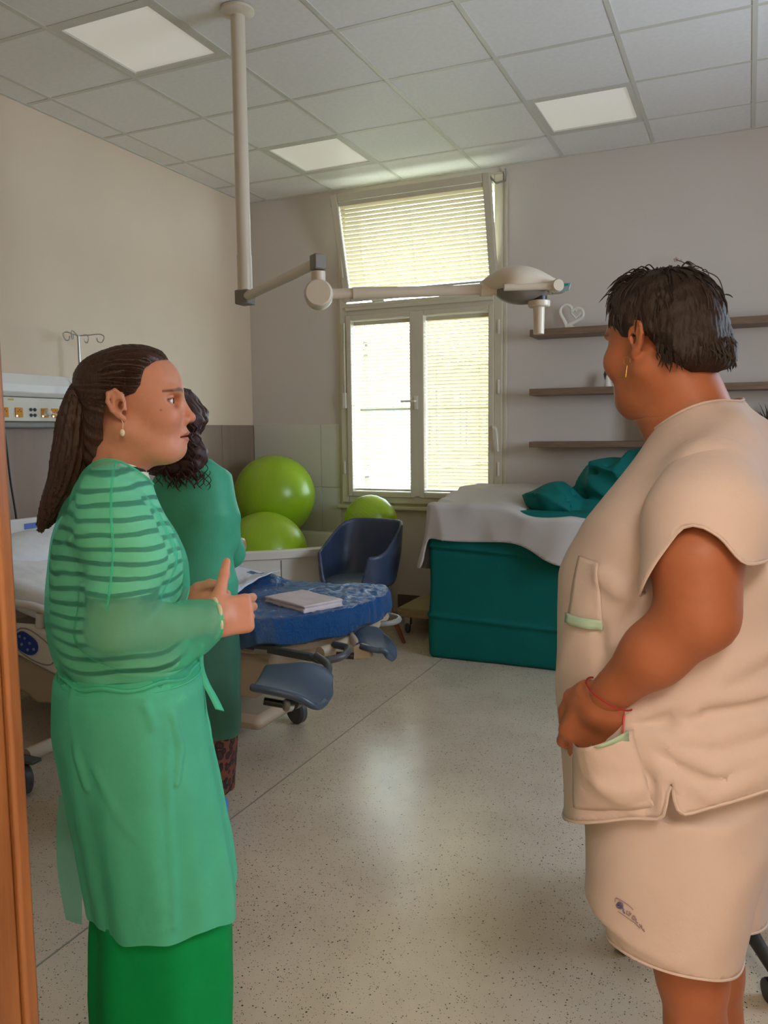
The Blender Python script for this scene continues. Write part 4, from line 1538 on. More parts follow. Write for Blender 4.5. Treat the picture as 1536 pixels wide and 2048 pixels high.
def block_fn(P):
    z = P[:, 2]
    q = P.copy()
    fold = 0.017 * np.exp(-((z - 0.715 + 0.05 * (P[:, 0] + 1.8)) / 0.012) ** 2) + 0.015 * np.exp(-((z - 0.275 + 0.03 * (P[:, 0] + 1.8)) / 0.014) ** 2) - 0.013 * np.exp(-((z - 0.70 + 0.05 * (P[:, 0] + 1.8)) / 0.02) ** 2) + 0.006 * np.sin(z * 9)
    d = S_box(P, ((GX0 + GX1) / 2, (GY0 + GY1) / 2, GT / 2), ((GX1 - GX0) / 2, (GY1 - GY0) / 2, GT / 2), 0.03)
    return d - fold.astype(np.float32) - 0.004 * wob(P, 5, 12)


V_, F_ = polygonise(block_fn, (GX0 - 0.1, GY0 - 0.1, -0.05), (GX1 + 0.1, GY1 + 0.1, GT + 0.1), 0.011)
V_[:, 2] = np.maximum(V_[:, 2], 0.0)
blk = thing('draped_table', 'block shaped table wrapped in dark teal drapes', 'table', ((GX0 + GX1) / 2, (GY0 + GY1) / 2, 0))
obj('teal_drape', (V_, F_), M_teal, blk, normals=False)
M_sheet = cloth('white_cotton_sheet', (206, 200, 196), transl=0.15, rough=0.8, var=0.03, bump=0.2, wr=7)


def sheet_top(P):
    x, y = P[:, 0], P[:, 1]
    step = 1 / (1 + np.exp(-(x + 1.235) / 0.035))
    return (GT + 0.040 + 0.060 * np.clip((y - GY0 - 0.15) / 0.5, 0, 1)) - 0.060 * step


def sheet_fn(P):
    x, y, z = P[:, 0], P[:, 1], P[:, 2]
    step = 1 / (1 + np.exp(-(x + 1.235) / 0.05))
    flare = 0.05 * np.clip((0.95 - z) / 0.3, 0, 1.3)
    hx_, hy_ = (GX1 - GX0) / 2 + 0.018 + flare * 0.9, (GY1 - GY0) / 2 + 0.018 + 0.35 * flare + 0.03 * step
    q = np.stack([x - (GX0 + GX1) / 2, y - (GY0 + GY1) / 2 + 0.02 * step], 1)
    a = np.abs(q) - np.stack([hx_ - 0.05, hy_ - 0.05], 1)
    d2 = np.sqrt((np.maximum(a, 0) ** 2).sum(1)) + np.minimum(a.max(1), 0) - 0.05
    fold = 0.010 * np.sin(x * 17 + 2.0 * np.sin(z * 5)) * np.clip((1.0 - z) / 0.2, 0, 1) + 0.010 * (ridge(P, (9, 13, 5), 3) - 0.4)
    return (smax(d2, z - sheet_top(P), 0.035) - fold).astype(np.float32)


V_, F_ = polygonise(sheet_fn, (GX0 - 0.2, GY0 - 0.2, 0.5), (GX1 + 0.2, GY1 + 0.06, GT + 0.2), 0.012)


def sheet_hem(P):
    x, y = P[:, 0], P[:, 1]
    step = 1 / (1 + np.exp(-(x + 1.12) / 0.06))
    left = 1 / (1 + np.exp((x - GX0 + 0.012) / 0.008))
    hem = 0.765 - 0.115 * step + 0.01 * np.sin(x * 9) - left * (0.20 + 0.10 * np.clip((y - GY0) / 0.5, 0, 1))
    return P[:, 2] - hem


V_, F_ = cut(V_, F_, sheet_hem, 0.012)
set_tags(obj('white_sheet', (V_, F_), M_sheet, normals=False, solid=0.002), 'white sheet hanging over the top of the teal draped table', 'sheet')


def bundle_fn(P):
    bc = at(1108, 1003, y=4.98)
    c3_ = at(1215, 975, y=5.15)
    lean = 0.05 * (P[:, 0] + 1.2)
    d = S_ell(P, bc + (0.015, 0.0, 0.0), (0.185, 0.20, 0.135), rotm('Y', 8))
    d = smin(d, S_ell(P, c3_ + (0.02, 0.02, -0.01), (0.25, 0.22, 0.20), rotm('Y', -22)), 0.04)
    d = smin(d, S_ell(P, at(1190, 1020, y=5.0), (0.20, 0.13, 0.085), rotm('Y', 10)), 0.03)
    d = smin(d, S_ell(P, at(1262, 940, y=5.2) + (0.12, 0, -0.05), (0.25, 0.2, 0.21)), 0.06)
    # deep creases between the gathered layers
    cr = None
    for ln in ([(1060, 990), (1100, 1005), (1128, 1012)], [(1128, 1006), (1150, 985), (1160, 960)], [(1138, 970), (1165, 985), (1190, 1005), (1215, 1010)], [(1120, 1010), (1160, 1022), (1195, 1020)], [(1150, 950), (1185, 945), (1230, 955)], [(1215, 935), (1222, 922), (1235, 918)]):
        for yy in (4.74, 4.84, 4.94, 5.04):
            e = S_chain(P, [at(u, v, y=yy) for u, v in ln], [0.004] * len(ln), 0.004)
            cr = e if cr is None else np.minimum(cr, e)
    groove = 0.035 * np.exp(-np.maximum(cr, 0) / 0.014)
    f = 0.045 * ridge(P, (4.0, 5.0, 7.5), 5) + 0.024 * ridge(P, (11, 8, 13), 9) + 0.008 * wob(P, 16, 4)
    return smax(d - f + 0.03 + groove, sheet_top(P) + 0.003 - P[:, 2], 0.012)


V_, F_ = polygonise(bundle_fn, (-1.45, 4.5, 0.85), (-0.35, 5.6, 1.45), 0.0085)
set_tags(obj('teal_bundle', (V_, F_), M_teal, normals=False), 'crumpled dark teal drape bundle heaped on the white sheet', 'bundle')

# ------------------------------------------------------------------ swivel chair at the right edge
sc0 = at(1432, 1770, z=0.12) * np.array([1, 1, 0])
_q = at(1545, 1940, z=0.075) - sc0
_a0 = math.degrees(math.atan2(_q[1], _q[0]))
st = thing('swivel_stool', 'black swivel stool with star base behind the person in white', 'stool', sc0)
M_scuff = mat('charcoal_plastic', (52, 52, 50), 0.5)
obj('seat', B().lathe([(0.10, 0.44), (0.18, 0.445), (0.19, 0.47), (0.185, 0.50), (0.15, 0.512)], sc0, n=32), M_black, st)
obj('gas_column', B().tube([sc0 + (0, 0, .1), sc0 + (0, 0, .44)], 0.024, 12), M_black, st)
for k in range(5):
    a = math.radians(_a0 + 72 * k)
    e = np.array([math.cos(a), math.sin(a), 0])
    lgm = obj('base_arm', B().tube([sc0 + (0, 0, .125), sc0 + e * 0.15 + (0, 0, .115), sc0 + e * 0.31 + (0, 0, .08)], [0.026, 0.022, 0.016], 10), M_scuff, st)
    cst = sc0 + e * 0.32
    obj('caster', B().lathe([(0.012, -.022), (0.028, -.022), (0.03, -.016), (0.03, .016), (0.028, .022), (0.012, .022)], cst + (0, 0, .03), axis=(-e[1], e[0], 0), n=18).tube([cst + (0, 0, .03), cst + (0, 0, .085)], 0.010, 8), M_black, lgm)
obj('foot_bar', B().tube([sc0 + (0.22 * math.cos(a), 0.22 * math.sin(a), 0.20) for a in np.linspace(0, 2 * math.pi, 32, endpoint=False)], 0.014, 8, closed=True).tube([sc0 + (-.22, 0, .2), sc0 + (.22, 0, .2)], 0.010, 8).tube([sc0 + (0, -.22, .2), sc0 + (0, .22, .2)], 0.010, 8), M_black, st)
# dark dry plant on the lowest shelf, just showing past the white shoulder
dp = at(1540, 880, y=SY + 0.1)
dp[2] = 1.352
tw = thing('dried_plant', 'dark dried plant in a small pot on the lowest shelf behind white shoulder', 'plant', dp)
obj('pot', B().lathe([(0.04, 0), (0.045, 0.004), (0.052, 0.08), (0.046, 0.082), (0.042, 0.07)], dp, n=20), M_dgrey, tw)
rg = random.Random(3)
M_dry = mat('dried_leaf', (70, 62, 46), 0.8, var=0.3)
for k in range(26):
    a, el = rg.uniform(0, 6.28), rg.uniform(0.5, 1.4)
    e = np.array([math.cos(a) * math.cos(el), math.sin(a) * math.cos(el) * 0.7, math.sin(el)])
    L = rg.uniform(0.10, 0.19)
    w = np.cross(e, [0, 0, 1.0])
    w /= np.linalg.norm(w)
    p = dp + (0, 0, .075)
    obj('leaf', B().add([p, p + e * L * 0.5 + w * 0.012, p + e * L, p + e * L * 0.5 - w * 0.012], [(0, 1, 2, 3)]), M_dry, tw, solid=0.001)

# ================================================================== PEOPLE
class Frame:
    """a standing person's own axes: x where the body faces, y to its left, z up; origin on the floor"""

    def __init__(s, u, v, t, side, turn=0.0):
        p = at(u, v, t=t)
        s.o = np.array([p[0], p[1], 0.0])
        d = p[:2] / np.linalg.norm(p[:2])
        right = np.array([d[1], -d[0]])
        s.ang = math.atan2(right[1] * side, right[0] * side) + math.radians(turn)
        c, n = math.cos(s.ang), math.sin(s.ang)
        s.X, s.Y = np.array([c, n, 0]), np.array([-n, c, 0])

    def L(s, u, v, y=0.0):
        """measured point of the photo on the body's plane at depth y (own left +)"""
        d = ray(u, v)
        t = (y + (s.o - np.array([0, 0, H])) @ s.Y) / (d @ s.Y)
        q = np.array([0, 0, H]) + d * t - s.o
        return np.array([q @ s.X, y, q[2]])

    def rows(s, tab, flip=False):
        out = []
        for (v, ub, uf, b, *r) in tab:
            p, q = s.L(ub, v), s.L(uf, v)
            out.append([(p[2] + q[2]) / 2, min(p[0], q[0]), max(p[0], q[0]), b] + list(r))
        return out


def on_surface(Lf, fn, u, v, sgn, gap=0.0, ymax=0.42):
    """the photo point (u, v) carried onto the near side of a body surface"""
    y = 0.15 * sgn
    for _ in range(4):
        p = Lf(u, v, y)
        ys_ = np.linspace(ymax, 0.0, 300) * sgn
        d = fn(np.stack([np.full(300, p[0]), ys_, np.full(300, p[2])], 1).astype(np.float32))
        y = ys_[int(np.argmax(d < gap))] if (d < gap).any() else 0.0
    return Lf(u, v, y)


def skin_mat(name, rough=0.5):
    s = NT(name)
    a = s.n('ShaderNodeVertexColor', layer_name='tint')
    vec = s.coords()
    nz = s.noise(vec, 60, 4, 0.6)
    mx = s.n('ShaderNodeMix', data_type='RGBA', blend_type='MULTIPLY')
    mx.inputs[0].default_value = 0.35
    s.l(a.outputs['Color'], mx.inputs[6])
    s.l(s.ramp(nz, [(0.3, (0.80, 0.74, 0.72)), (0.7, (1, 1, 1))]), mx.inputs[7])
    s.l(mx.outputs[2], s.b.inputs['Base Color'])
    s.b.inputs['Roughness'].default_value = rough
    s.b.inputs['Specular IOR Level'].default_value = 0.4
    s.b.inputs['Subsurface Weight'].default_value = 0.10
    s.b.inputs['Subsurface Radius'].default_value = (0.012, 0.005, 0.003)
    s.b.inputs['Subsurface Scale'].default_value = 0.6
    s.bump(s.noise(vec, 420, 3), 0.12, 0.0008)
    return s.m


def hair_mat(name, c, rough=0.38, scale=(40, 40, 6)):
    s = NT(name)
    vec = s.coords(scale)
    n1 = s.noise(vec, 9, 5, 0.6)
    c = lin(c)
    s.l(s.ramp(n1, [(0.3, [v * 0.55 for v in c]), (0.72, [min(1, v * 1.6) for v in c])]), s.b.inputs['Base Color'])
    s.b.inputs['Roughness'].default_value = rough
    s.b.inputs['Specular IOR Level'].default_value = 0.5
    s.bump(n1, 0.5, 0.003)
    return s.m


M_skin = skin_mat('skin')
M_eyew = mat('eye_white', (226, 220, 212), 0.15, var=0.0)
M_iris = mat('dark_iris', (40, 28, 22), 0.1, var=0.0)
M_gold = mat('gold_metal', (214, 176, 96), 0.25, metal=1.0)
M_pearl = mat('pearl', (238, 222, 190), 0.25)


EX = 0.0945   # eye centres


# head, millimetre figures / 1000: x to the face, z = 0 at eye level, x = 0 at the ear canal
def head_field(P, q):
    """q: dict of small differences between people"""
    g = q.get('full', 0.0)
    d = S_ell(P, (0.028, 0, 0.036), (0.094, 0.073, 0.070))
    ym = np.abs(P[:, 1])
    Pm = np.stack([P[:, 0], ym, P[:, 2]], 1)
    d = smin(d, S_ell(Pm, (0.062, 0, -0.030), (0.060, 0.060 + g, 0.080)), 0.03)
    d = smin(d, S_cone(Pm, (0.012, 0.050, -0.052), (0.088, 0.016, -0.098), 0.020 + g, 0.017), 0.028)
    d = smin(d, S_ell(P, (0.103, 0, -0.094), (0.019, 0.020, 0.016)), 0.016)
    d = smin(d, S_ell(Pm, (0.084, 0.036, -0.030), (0.030, 0.025 + g, 0.028)), 0.02)
    d = smin(d, S_ell(P, (0.104, 0, -0.064), (0.022, 0.027, 0.026)), 0.016)
    d = smin(d, S_ell(Pm, (0.104, 0.022, 0.019), (0.015, 0.028, 0.010)), 0.014)
    d = smin(d, S_ell(P, (0.058, 0, -0.098), (0.050, 0.046 + g, 0.022 + g)), 0.03)
    # eye sockets
    d = smax(d, -S_ell(Pm, (EX + 0.0135, 0.0365, 0.000), (0.0150, 0.0215, 0.0120)), 0.012)
    # nose
    no = S_cone(P, (0.112, 0, 0.010), (0.132, 0, -0.029), 0.0085, 0.0095)
    no = smin(no, S_ell(P, (0.134, 0, -0.033), (0.011, 0.0105, 0.009)), 0.008)
    no = smin(no, S_ell(Pm, (0.123, 0.0125, -0.038), (0.0105, 0.0070, 0.0078)), 0.006)
    d = smin(d, no, 0.009)
    d = smax(d, -S_ell(Pm, (0.127, 0.0075, -0.0455), (0.005, 0.0032, 0.0035)), 0.003)
    # lips and the line between them
    d = smin(d, S_ell(P, (0.119, 0, -0.0625), (0.0125, 0.021, 0.0062)), 0.006)
    d = smin(d, S_ell(P, (0.1175, 0, -0.0765), (0.0115, 0.0185, 0.0068)), 0.006)
    mz = -0.0695 - 3.5 * P[:, 1] ** 2
    slit = np.maximum(np.abs(P[:, 2] - mz) - 0.0012, np.abs(P[:, 1]) - 0.026)
    d = smax(d, -np.maximum(slit, 0.106 - P[:, 0]), 0.0025)
    # lids over the eye balls, open as a slit
    lid = S_ell(Pm, (EX, 0.0345, 0.0), (0.0150, 0.0156, 0.0150))
    lid = np.maximum(lid, -S_ell(Pm, (EX + 0.0125, 0.0352, 0.0002), (0.016, 0.0145, 0.0054)))
    d = smin(d, lid, 0.0025)
    d = smax(d, -S_ell(Pm, (EX, 0.0345, 0.0), (0.0118, 0.0118, 0.0118)), 0.001)
    # ears
    e = None
    tilt = lambda a, b: (0.007 + 0.9 * a - 0.11 * b, 0.0722 + g + 0.010 * (-(a) / 0.02) * 0.45 + 0.002, -0.006 + 0.88 * b)
    rim = [tilt(0.012, 0.004), tilt(0.010, 0.022), tilt(-0.002, 0.031), tilt(-0.017, 0.024), tilt(-0.021, 0.006), tilt(-0.016, -0.012), tilt(-0.006, -0.024)]
    e = S_chain(Pm, rim, [0.0032, 0.0036, 0.0040, 0.0040, 0.0038, 0.0036, 0.0042], 0.003)
    e = smin(e, S_cone(Pm, tilt(-0.004, -0.022), tilt(0.003, -0.030), 0.0056, 0.0060), 0.005)
    e = smin(e, S_ell(Pm, tilt(-0.004, 0.004), (0.0155, 0.0042, 0.024), rotm('Z', 18)) + 0.0, 0.003)
    e = smin(e, S_cone(Pm, tilt(-0.008, 0.018), tilt(-0.011, -0.006), 0.0040, 0.0040), 0.003)
    e = smin(e, S_cone(Pm, tilt(0.009, -0.002), tilt(0.010, -0.010), 0.0048, 0.0042), 0.003)
    e = smax(e, -S_ell(Pm, (tilt(0, -0.002)[0] + 0.001, tilt(0, 0)[1] + 0.007, -0.007), (0.0075, 0.0085, 0.011)), 0.003)
    d = smin(d, e, 0.006)
    return d


def head_tint(Q, base, lips, brow, red=0.08):
    c = np.tile(np.array(lin(base)), (len(Q), 1))
    x, y, z = Q[:, 0], np.abs(Q[:, 1]), Q[:, 2]

    def blend(m, col, a):
        m = np.clip(m, 0, 1)[:, None] * a
        return c * (1 - m) + np.array(lin(col)) * m
    ck = np.exp(-(((y - 0.045) / 0.022) ** 2 + ((z + 0.035) / 0.025) ** 2)) * (x > 0.06)
    c = blend(ck, (206, 112, 92), 0.25)
    c = blend(np.exp(-((y / 0.016) ** 2 + ((z + 0.034) / 0.016) ** 2)) * (x > 0.11), (206, 112, 96), 0.3)
    lm = ((y / 0.0225) ** 2 + ((z + 0.0695 + 3.5 * y * y) / 0.0112) ** 2)
    c = blend((1.15 - lm) * 4 * (x > 0.105), lips, 0.8)
    bz = 0.0195 + 0.0035 * np.clip((y - 0.012) / 0.018, 0, 1) - 0.0045 * np.clip((y - 0.036) / 0.024, 0, 1)
    bw = 0.0042 - 0.0020 * np.clip((y - 0.035) / 0.024, 0, 1)
    bm = np.clip(1.4 - np.abs(z - bz) / bw, 0, 1) * (y > 0.011) * (y < 0.059) * (x > 0.045)
    c = blend(bm * 1.1, brow, 0.72)
    em = ((y - 0.0350) / 0.0165) ** 2 + ((z - 0.001) / 0.0068) ** 2
    c = blend((1.25 - em) * 3 * (x > 0.085), (96, 62, 52), 0.55)
    lash = np.exp(-((z - 0.0056 + 9.0 * (y - 0.035) ** 2) / 0.0013) ** 2) * (y > 0.02) * (y < 0.051) * (x > 0.088)
    c = blend(lash, (30, 20, 18), 0.9)
    return c


def hand_field(P, Wp, F, N, right, curls, thumb, scale=1.0, spread=0.0):
    Wp, F, N = (np.array(q, float) for q in (Wp, F, N))
    F /= np.linalg.norm(F)
    N -= F * (N @ F)
    N /= np.linalg.norm(N)
    T = np.cross(F, N) if right else np.cross(N, F)
    s = scale
    R = np.stack([F, T, N], 1)
    d = S_box(P, Wp + F * 0.050 * s, (0.046 * s, 0.038 * s, 0.0135 * s), 0.013 * s, R)
    d = smin(d, S_cone(P, Wp - F * 0.02 * s, Wp + F * 0.02 * s, 0.0225 * s, 0.026 * s), 0.02)
    d = smin(d, S_ell(P, Wp + F * 0.034 * s + T * 0.026 * s + N * 0.008 * s, (0.03 * s, 0.018 * s, 0.016 * s), R), 0.012)
    fing = []
    for k, (off, ln) in enumerate(((0.0285, 0.074), (0.0095, 0.082), (-0.0095, 0.076), (-0.0280, 0.060))):
        c = curls[k] if isinstance(curls[0], (tuple, list)) else curls
        p = Wp + F * (0.088 - 0.004 * abs(k - 1)) * s + T * off * s
        ang = 0
        pts, rs = [p - F * 0.012 * s, p], [0.0095 * s, 0.0098 * s]
        for j, (fr, a) in enumerate(zip((0.45, 0.30, 0.25), c)):
            ang += math.radians(a)
            dr = F * math.cos(ang) + N * math.sin(ang) + T * spread * (1.5 - k) * 0.3
            dr /= np.linalg.norm(dr)
            p = p + dr * ln * fr * s
            pts.append(p)
            rs.append((0.0090, 0.0082, 0.0068)[j] * s)
        e = S_chain(P, pts, rs, 0.003)
        fing.append(e)
    fd = fing[0]
    for e in fing[1:]:
        fd = np.minimum(fd, e)
    d = smin(d, fd, 0.006)
    tp = [Wp + (F * a + T * b + N * c) * s for a, b, c in thumb]
    d = smin(d, S_chain(P, tp, [0.0135 * s, 0.0118 * s, 0.0108 * s, 0.0082 * s][:len(tp)], 0.004), 0.009)
    return d


def joined(blocks):
    """polygonise several overlapping blocks of one body and return a single mesh"""
    Vs, Fs, o = [], [], 0
    for fn, lo, hi, h in blocks:
        V, F = polygonise(fn, lo, hi, h)
        V = relax(V, F, 2, 0.4)
        Vs.append(V)
        Fs.append(F + o)
        o += len(V)
    return np.vstack(Vs), np.vstack(Fs)


# ------------------------------------------------------------------ 1. woman in the see-through green gown
W = Frame(245, 1200, 1.65, +1)
L = W.L
p1 = thing('person', 'person with long brown ponytail in sheer green gown over a striped shirt', 'person', W.o, W.ang, local=True)
HC = L(241, 806)                       # head origin
HYAW = rotm('Z', -8) @ rotm('Y', -1)
HYAW32 = HYAW.astype(np.float32)


def h1(P):
    return head_field((P - HC.astype(np.float32)) @ HYAW32, {'full': 0.003})


neck_a, neck_b = HC + np.array([0.000, 0, -0.065]), HC + np.array([-0.022, 0, -0.185])


def neck1(P):
    return S_cone(P, neck_a, neck_b, 0.054, 0.060)


tab = [(905, 214, 284, .050, 0, 2), (925, 196, 296, .070, 0, 2), (945, 176, 304, .098, 0, 2), (980, 146, 316, .140, 0, 2.1), (1030, 116, 336, .180, 0, 2.3), (1080, 96, 360, .185, 0, 2.3), (1130, 90, 373, .188, 0, 2.3), (1170, 89, 373, .188, 0, 2.3), (1210, 91, 366, .188, 0, 2.3), (1260, 99, 372, .190, 0, 2.3), (1300, 112, 384, .192, 0, 2.3), (1320, 124, 392, .195, 0, 2.3), (1345, 106, 402, .205, 0, 2.3), (1420, 104, 410, .215, 0, 2.3), (1500, 122, 422, .215, 0, 2.3), (1570, 140, 436, .215, 0, 2.3), (1640, 158, 448, .215, 0, 2.3), (1700, 168, 460, .215, 0, 2.3), (1780, 180, 468, .215, 0, 2.3), (1840, 186, 468, .215, 0, 2.3), (1930, 192, 466, .215, 0, 2.3)]
torso1 = Loft(W.rows(tab))
shR, elR, wrR = L(214, 1005, -.155), L(222, 1258, -.210), L(416, 1240, -.165)
shL, elL, wrL = L(250, 1005, .155), L(250, 1240, .20), L(372, 1212, .06)


def arms1(P, g=0.0):
    d = S_chain(P, [shR, (shR + elR) / 2 + (0.010, 0, 0), elR], [0.040 + g, 0.045 + g, 0.043 + g], 0.02)
    d = smin(d, S_chain(P, [elR, elR * .6 + wrR * .4, wrR], [0.043 + g, 0.042 + g, 0.027 + g], 0.02), 0.02)
    e = S_chain(P, [shL, (shL + elL) / 2, elL], [0.040 + g, 0.045 + g, 0.043 + g], 0.02)
    e = smin(e, S_chain(P, [elL, elL * .6 + wrL * .4, wrL], [0.043 + g, 0.042 + g, 0.027 + g], 0.02), 0.02)
    return np.minimum(d, e)


def legs1(P):
    d = None
    for s in (-1, 1):
        e = S_chain(P, [(0.0, 0.09 * s, 0.80), (0.0, 0.09 * s, 0.47), (-0.01, 0.09 * s, 0.10)], [0.085, 0.058, 0.042], 0.03)
        e = smin(e, S_cone(P, (-0.03, 0.09 * s, 0.05), (0.14, 0.10 * s, 0.035), 0.038, 0.03), 0.03)
        d = e if d is None else np.minimum(d, e)
    return d


def body1(P):
    d = torso1(P, -0.030)
    d = np.maximum(d, 0.72 - P[:, 2])
    d = smin(d, neck1(P), 0.03)
    d = smin(d, arms1(P), 0.02)
    return smin(d, legs1(P), 0.03)


def hand1R(P):
    return hand_field(P, wrR, (0.93, 0.30, 0.02), (-0.25, 0.95, -0.2), True, [(38, 45, 30), (48, 50, 30), (55, 52, 30), (60, 55, 30)], [(0.018, 0.030, 0.004), (0.040, 0.056, 0.010), (0.052, 0.084, 0.012), (0.062, 0.108, 0.014)], 0.98)


def hand1L(P):
    return hand_field(P, wrL, (0.85, -0.45, 0.1), (-0.4, -0.85, -0.2), False, (35, 40, 25), [(0.015, 0.030, 0.004), (0.045, 0.048, 0.012), (0.075, 0.055, 0.016), (0.098, 0.055, 0.02)], 0.95)


zc1 = HC[2] - 0.135
V_, F_ = joined([(lambda P: np.maximum(smin(h1(P), neck1(P), 0.028), zc1 - P[:, 2]), HC - (0.12, 0.12, 0.16), HC + (0.19, 0.12, 0.13), 0.0016),
                 (lambda P: np.maximum(body1(P), P[:, 2] - zc1 - 0.012), (-0.3, -0.35, -0.02), (0.42, 0.35, zc1 + 0.03), 0.0075),
                 (hand1R, wrR - (0.05, 0.12, 0.12), wrR + (0.20, 0.16, 0.16), 0.0026),
                 (hand1L, wrL - (0.05, 0.14, 0.12), wrL + (0.20, 0.12, 0.14), 0.0032)])
bo = obj('body', (V_, F_), M_skin, p1, normals=False)
hq = (V_ - HC) @ HYAW
colr = head_tint(hq, (212, 150, 120), (178, 92, 86), (50, 32, 26))
lowm = V_[:, 2] < zc1
colr[lowm] = lin((214, 152, 124))
mole = np.exp(-(((hq[:, 0] - 0.083) / 0.0022) ** 2 + ((hq[:, 2] + 0.018) / 0.0022) ** 2)) * (hq[:, 1] < 0)
colr = colr * (1 - 0.6 * mole[:, None]) + np.array(lin((92, 56, 44))) * 0.6 * mole[:, None]
colour_attr(bo, colr)


def eyes(HC, HR, par, look=0.0):
    for s in (-1, 1):
        c = HC + HR @ np.array([EX, 0.0345 * s, 0.0])
        ax = HR @ np.array([math.cos(look), math.sin(look), 0])
        e = obj('eye', B().lathe([(0.0116 * math.sin(a), -0.0116 * math.cos(a)) for a in np.linspace(0.02, math.pi - 0.02, 18)], c, axis=ax, n=20), M_eyew, par)
        obj('iris', B().lathe([(0.0066, 0.0098), (0.0060, 0.0110), (0.0036, 0.0122), (0.0004, 0.0127)], c, axis=ax, n=16), M_iris, e)


eyes(HC, HYAW, p1, 0.1)
# hair drawn back into the tie
hx_z = np.array([-0.140, -0.085, -0.060, -0.030, -0.008, 0.004, 0.010, 0.016, 0.031, 0.061, 0.077, 0.084, 0.12])
hx_x = np.array([-0.036, -0.034, -0.032, -0.030, -0.026, -0.008, 0.018, 0.034, 0.045, 0.053, 0.072, 0.094, 0.120])
M_hair1 = hair_mat('brown_hair', (62, 38, 27), 0.36)
tie = np.array([-0.070, 0, 0.042])


def streaks(q, f=46, a=0.0009):
    r = q - tie.astype(np.float32)
    ph = np.arctan2(r[:, 1], r[:, 2] + 0.002)
    return a * np.sin(ph * f + 2.5 * np.sin(ph * 9 + r[:, 0] * 30)) + a * 0.6 * np.sin(ph * f * 2.3 + r[:, 0] * 40)


def haircap(P):
    q = (P - HC.astype(np.float32)) @ HYAW32
    edge = np.interp(q[:, 2], hx_z, hx_x) - q[:, 0]
    gr_ = 0.0015 + np.clip(edge * 0.22, 0, 0.0075)
    d = S_ell(q, (0.028, 0, 0.036), (0.094, 0.073, 0.070))
    d = smin(d, S_ell(q, (-0.005, 0, -0.03), (0.062, 0.058, 0.055)), 0.03)
    d = smin(d, S_ell(q, (-0.040, 0, 0.040), (0.036, 0.040, 0.036)), 0.03)
    d = smin(d, S_cone(q, (-0.03, 0, -0.07), (-0.035, 0, -0.10), 0.045, 0.04), 0.02)
    return d - gr_ - streaks(q)


V_, F_ = polygonise(haircap, HC - (0.13, 0.11, 0.16), HC + (0.17, 0.11, 0.13), 0.0028)


def hairline(V):
    q = (V - HC) @ HYAW
    return np.interp(q[:, 2] + 0.0008 * np.sin(q[:, 0] * 700), hx_z, hx_x) - q[:, 0] + 0.003


V_, F_ = cut(V_, F_, hairline, 0.0028)
hr1 = obj('hair', (V_, F_), M_hair1, p1, normals=False)
sb = B()
rg = random.Random(31)
for k in range(360):
    z0 = rg.uniform(-0.006, 0.100)
    s = rg.choice((-1, 1))
    x0 = float(np.interp(z0, hx_z, hx_x)) + rg.uniform(-0.001, 0.003) - (0 if k < 200 else rg.uniform(0, 0.07))
    xe = (x0 - 0.028) / 0.094
    ze = (z0 - 0.036) / 0.070
    rr = 1 - xe * xe - ze * ze
    if rr < 0:
        continue
    p0 = np.array([x0, s * 0.073 * math.sqrt(rr), z0])
    L_ = rg.uniform(0.25, 0.6)
    pts = []
    for a in np.linspace(0, L_, 9):
        p = p0 * (1 - a) + (tie + np.array([0.0, s * 0.012, 0.0])) * a
        e = (p - (0.028, 0, 0.036)) / (0.094, 0.073, 0.070)
        e /= np.linalg.norm(e)
        g_ = 0.0006 + min(0.0085, a * 0.05)
        if k >= 200:
            g_ = 0.0085
        pts.append(HC + HYAW @ (np.array([0.028, 0, 0.036]) + e * (np.array([0.094, 0.073, 0.070]) + g_)))
    sb.tube(pts, [0.0003] + [0.0008] * 7 + [0.0003], 4, caps=False)
set_tags(obj('combed_strands', sb, M_hair1, hr1), kind='stuff')
tl = [L(u, v) for u, v in ((172, 766), (155, 786), (146, 840), (141, 900), (130, 960), (108, 1010), (82, 1058))]
tr_ = [0.010, 0.017, 0.028, 0.033, 0.031, 0.024, 0.008]
tls = spline([list(p) + [r] for p, r in zip(tl, tr_)], 26)


def tail(P):
    d = S_chain(P, [p[:3] for p in tls], [p[3] for p in tls], 0.004)
    ph = np.arctan2(P[:, 1], P[:, 0] - np.interp(-P[:, 2], [-p[2] for p in tls], [p[0] for p in tls]))
    return d - 0.0018 * np.sin(ph * 15 + 3 * np.sin(P[:, 2] * 11)) - 0.0012 * np.sin(ph * 31 + 25 * P[:, 2])


V_, F_ = polygonise(tail, np.min([p[:3] for p in tls], 0) - 0.06, np.max([p[:3] for p in tls], 0) + 0.06, 0.0034)
obj('ponytail', (V_, F_), M_hair1, hr1, normals=False)
rg = random.Random(11)
sb = B()
for k in range(70):
    a, ra = rg.uniform(0, 6.28), rg.uniform(0.75, 1.08)
    i0 = rg.randint(0, 12)
    ln = rg.randint(8, 14)
    pts = []
    for i in range(i0, min(26, i0 + ln)):
        p = tls[i]
        pts.append(p[:3] + p[3] * ra * np.array([math.cos(a), math.sin(a), 0]))
    if i0 + ln >= 26:
        pts.append(pts[-1] + np.array([rg.uniform(-0.02, 0.01), rg.uniform(-.01, .01), rg.uniform(-0.035, -0.005)]))
    sb.tube(pts, [0.0009] * (len(pts) - 1) + [0.0003], 4, caps=False)
set_tags(obj('loose_strands', sb, M_hair1, hr1), kind='stuff')
tp = L(170, 766)
obj('hair_tie', B().tube([tp + 0.012 * np.array([0.4 * math.sin(a) * 0.5, math.cos(a), math.sin(a)]) for a in np.linspace(0, 2 * math.pi, 20, endpoint=False)], 0.004, 8, closed=True), M_black, hr1)
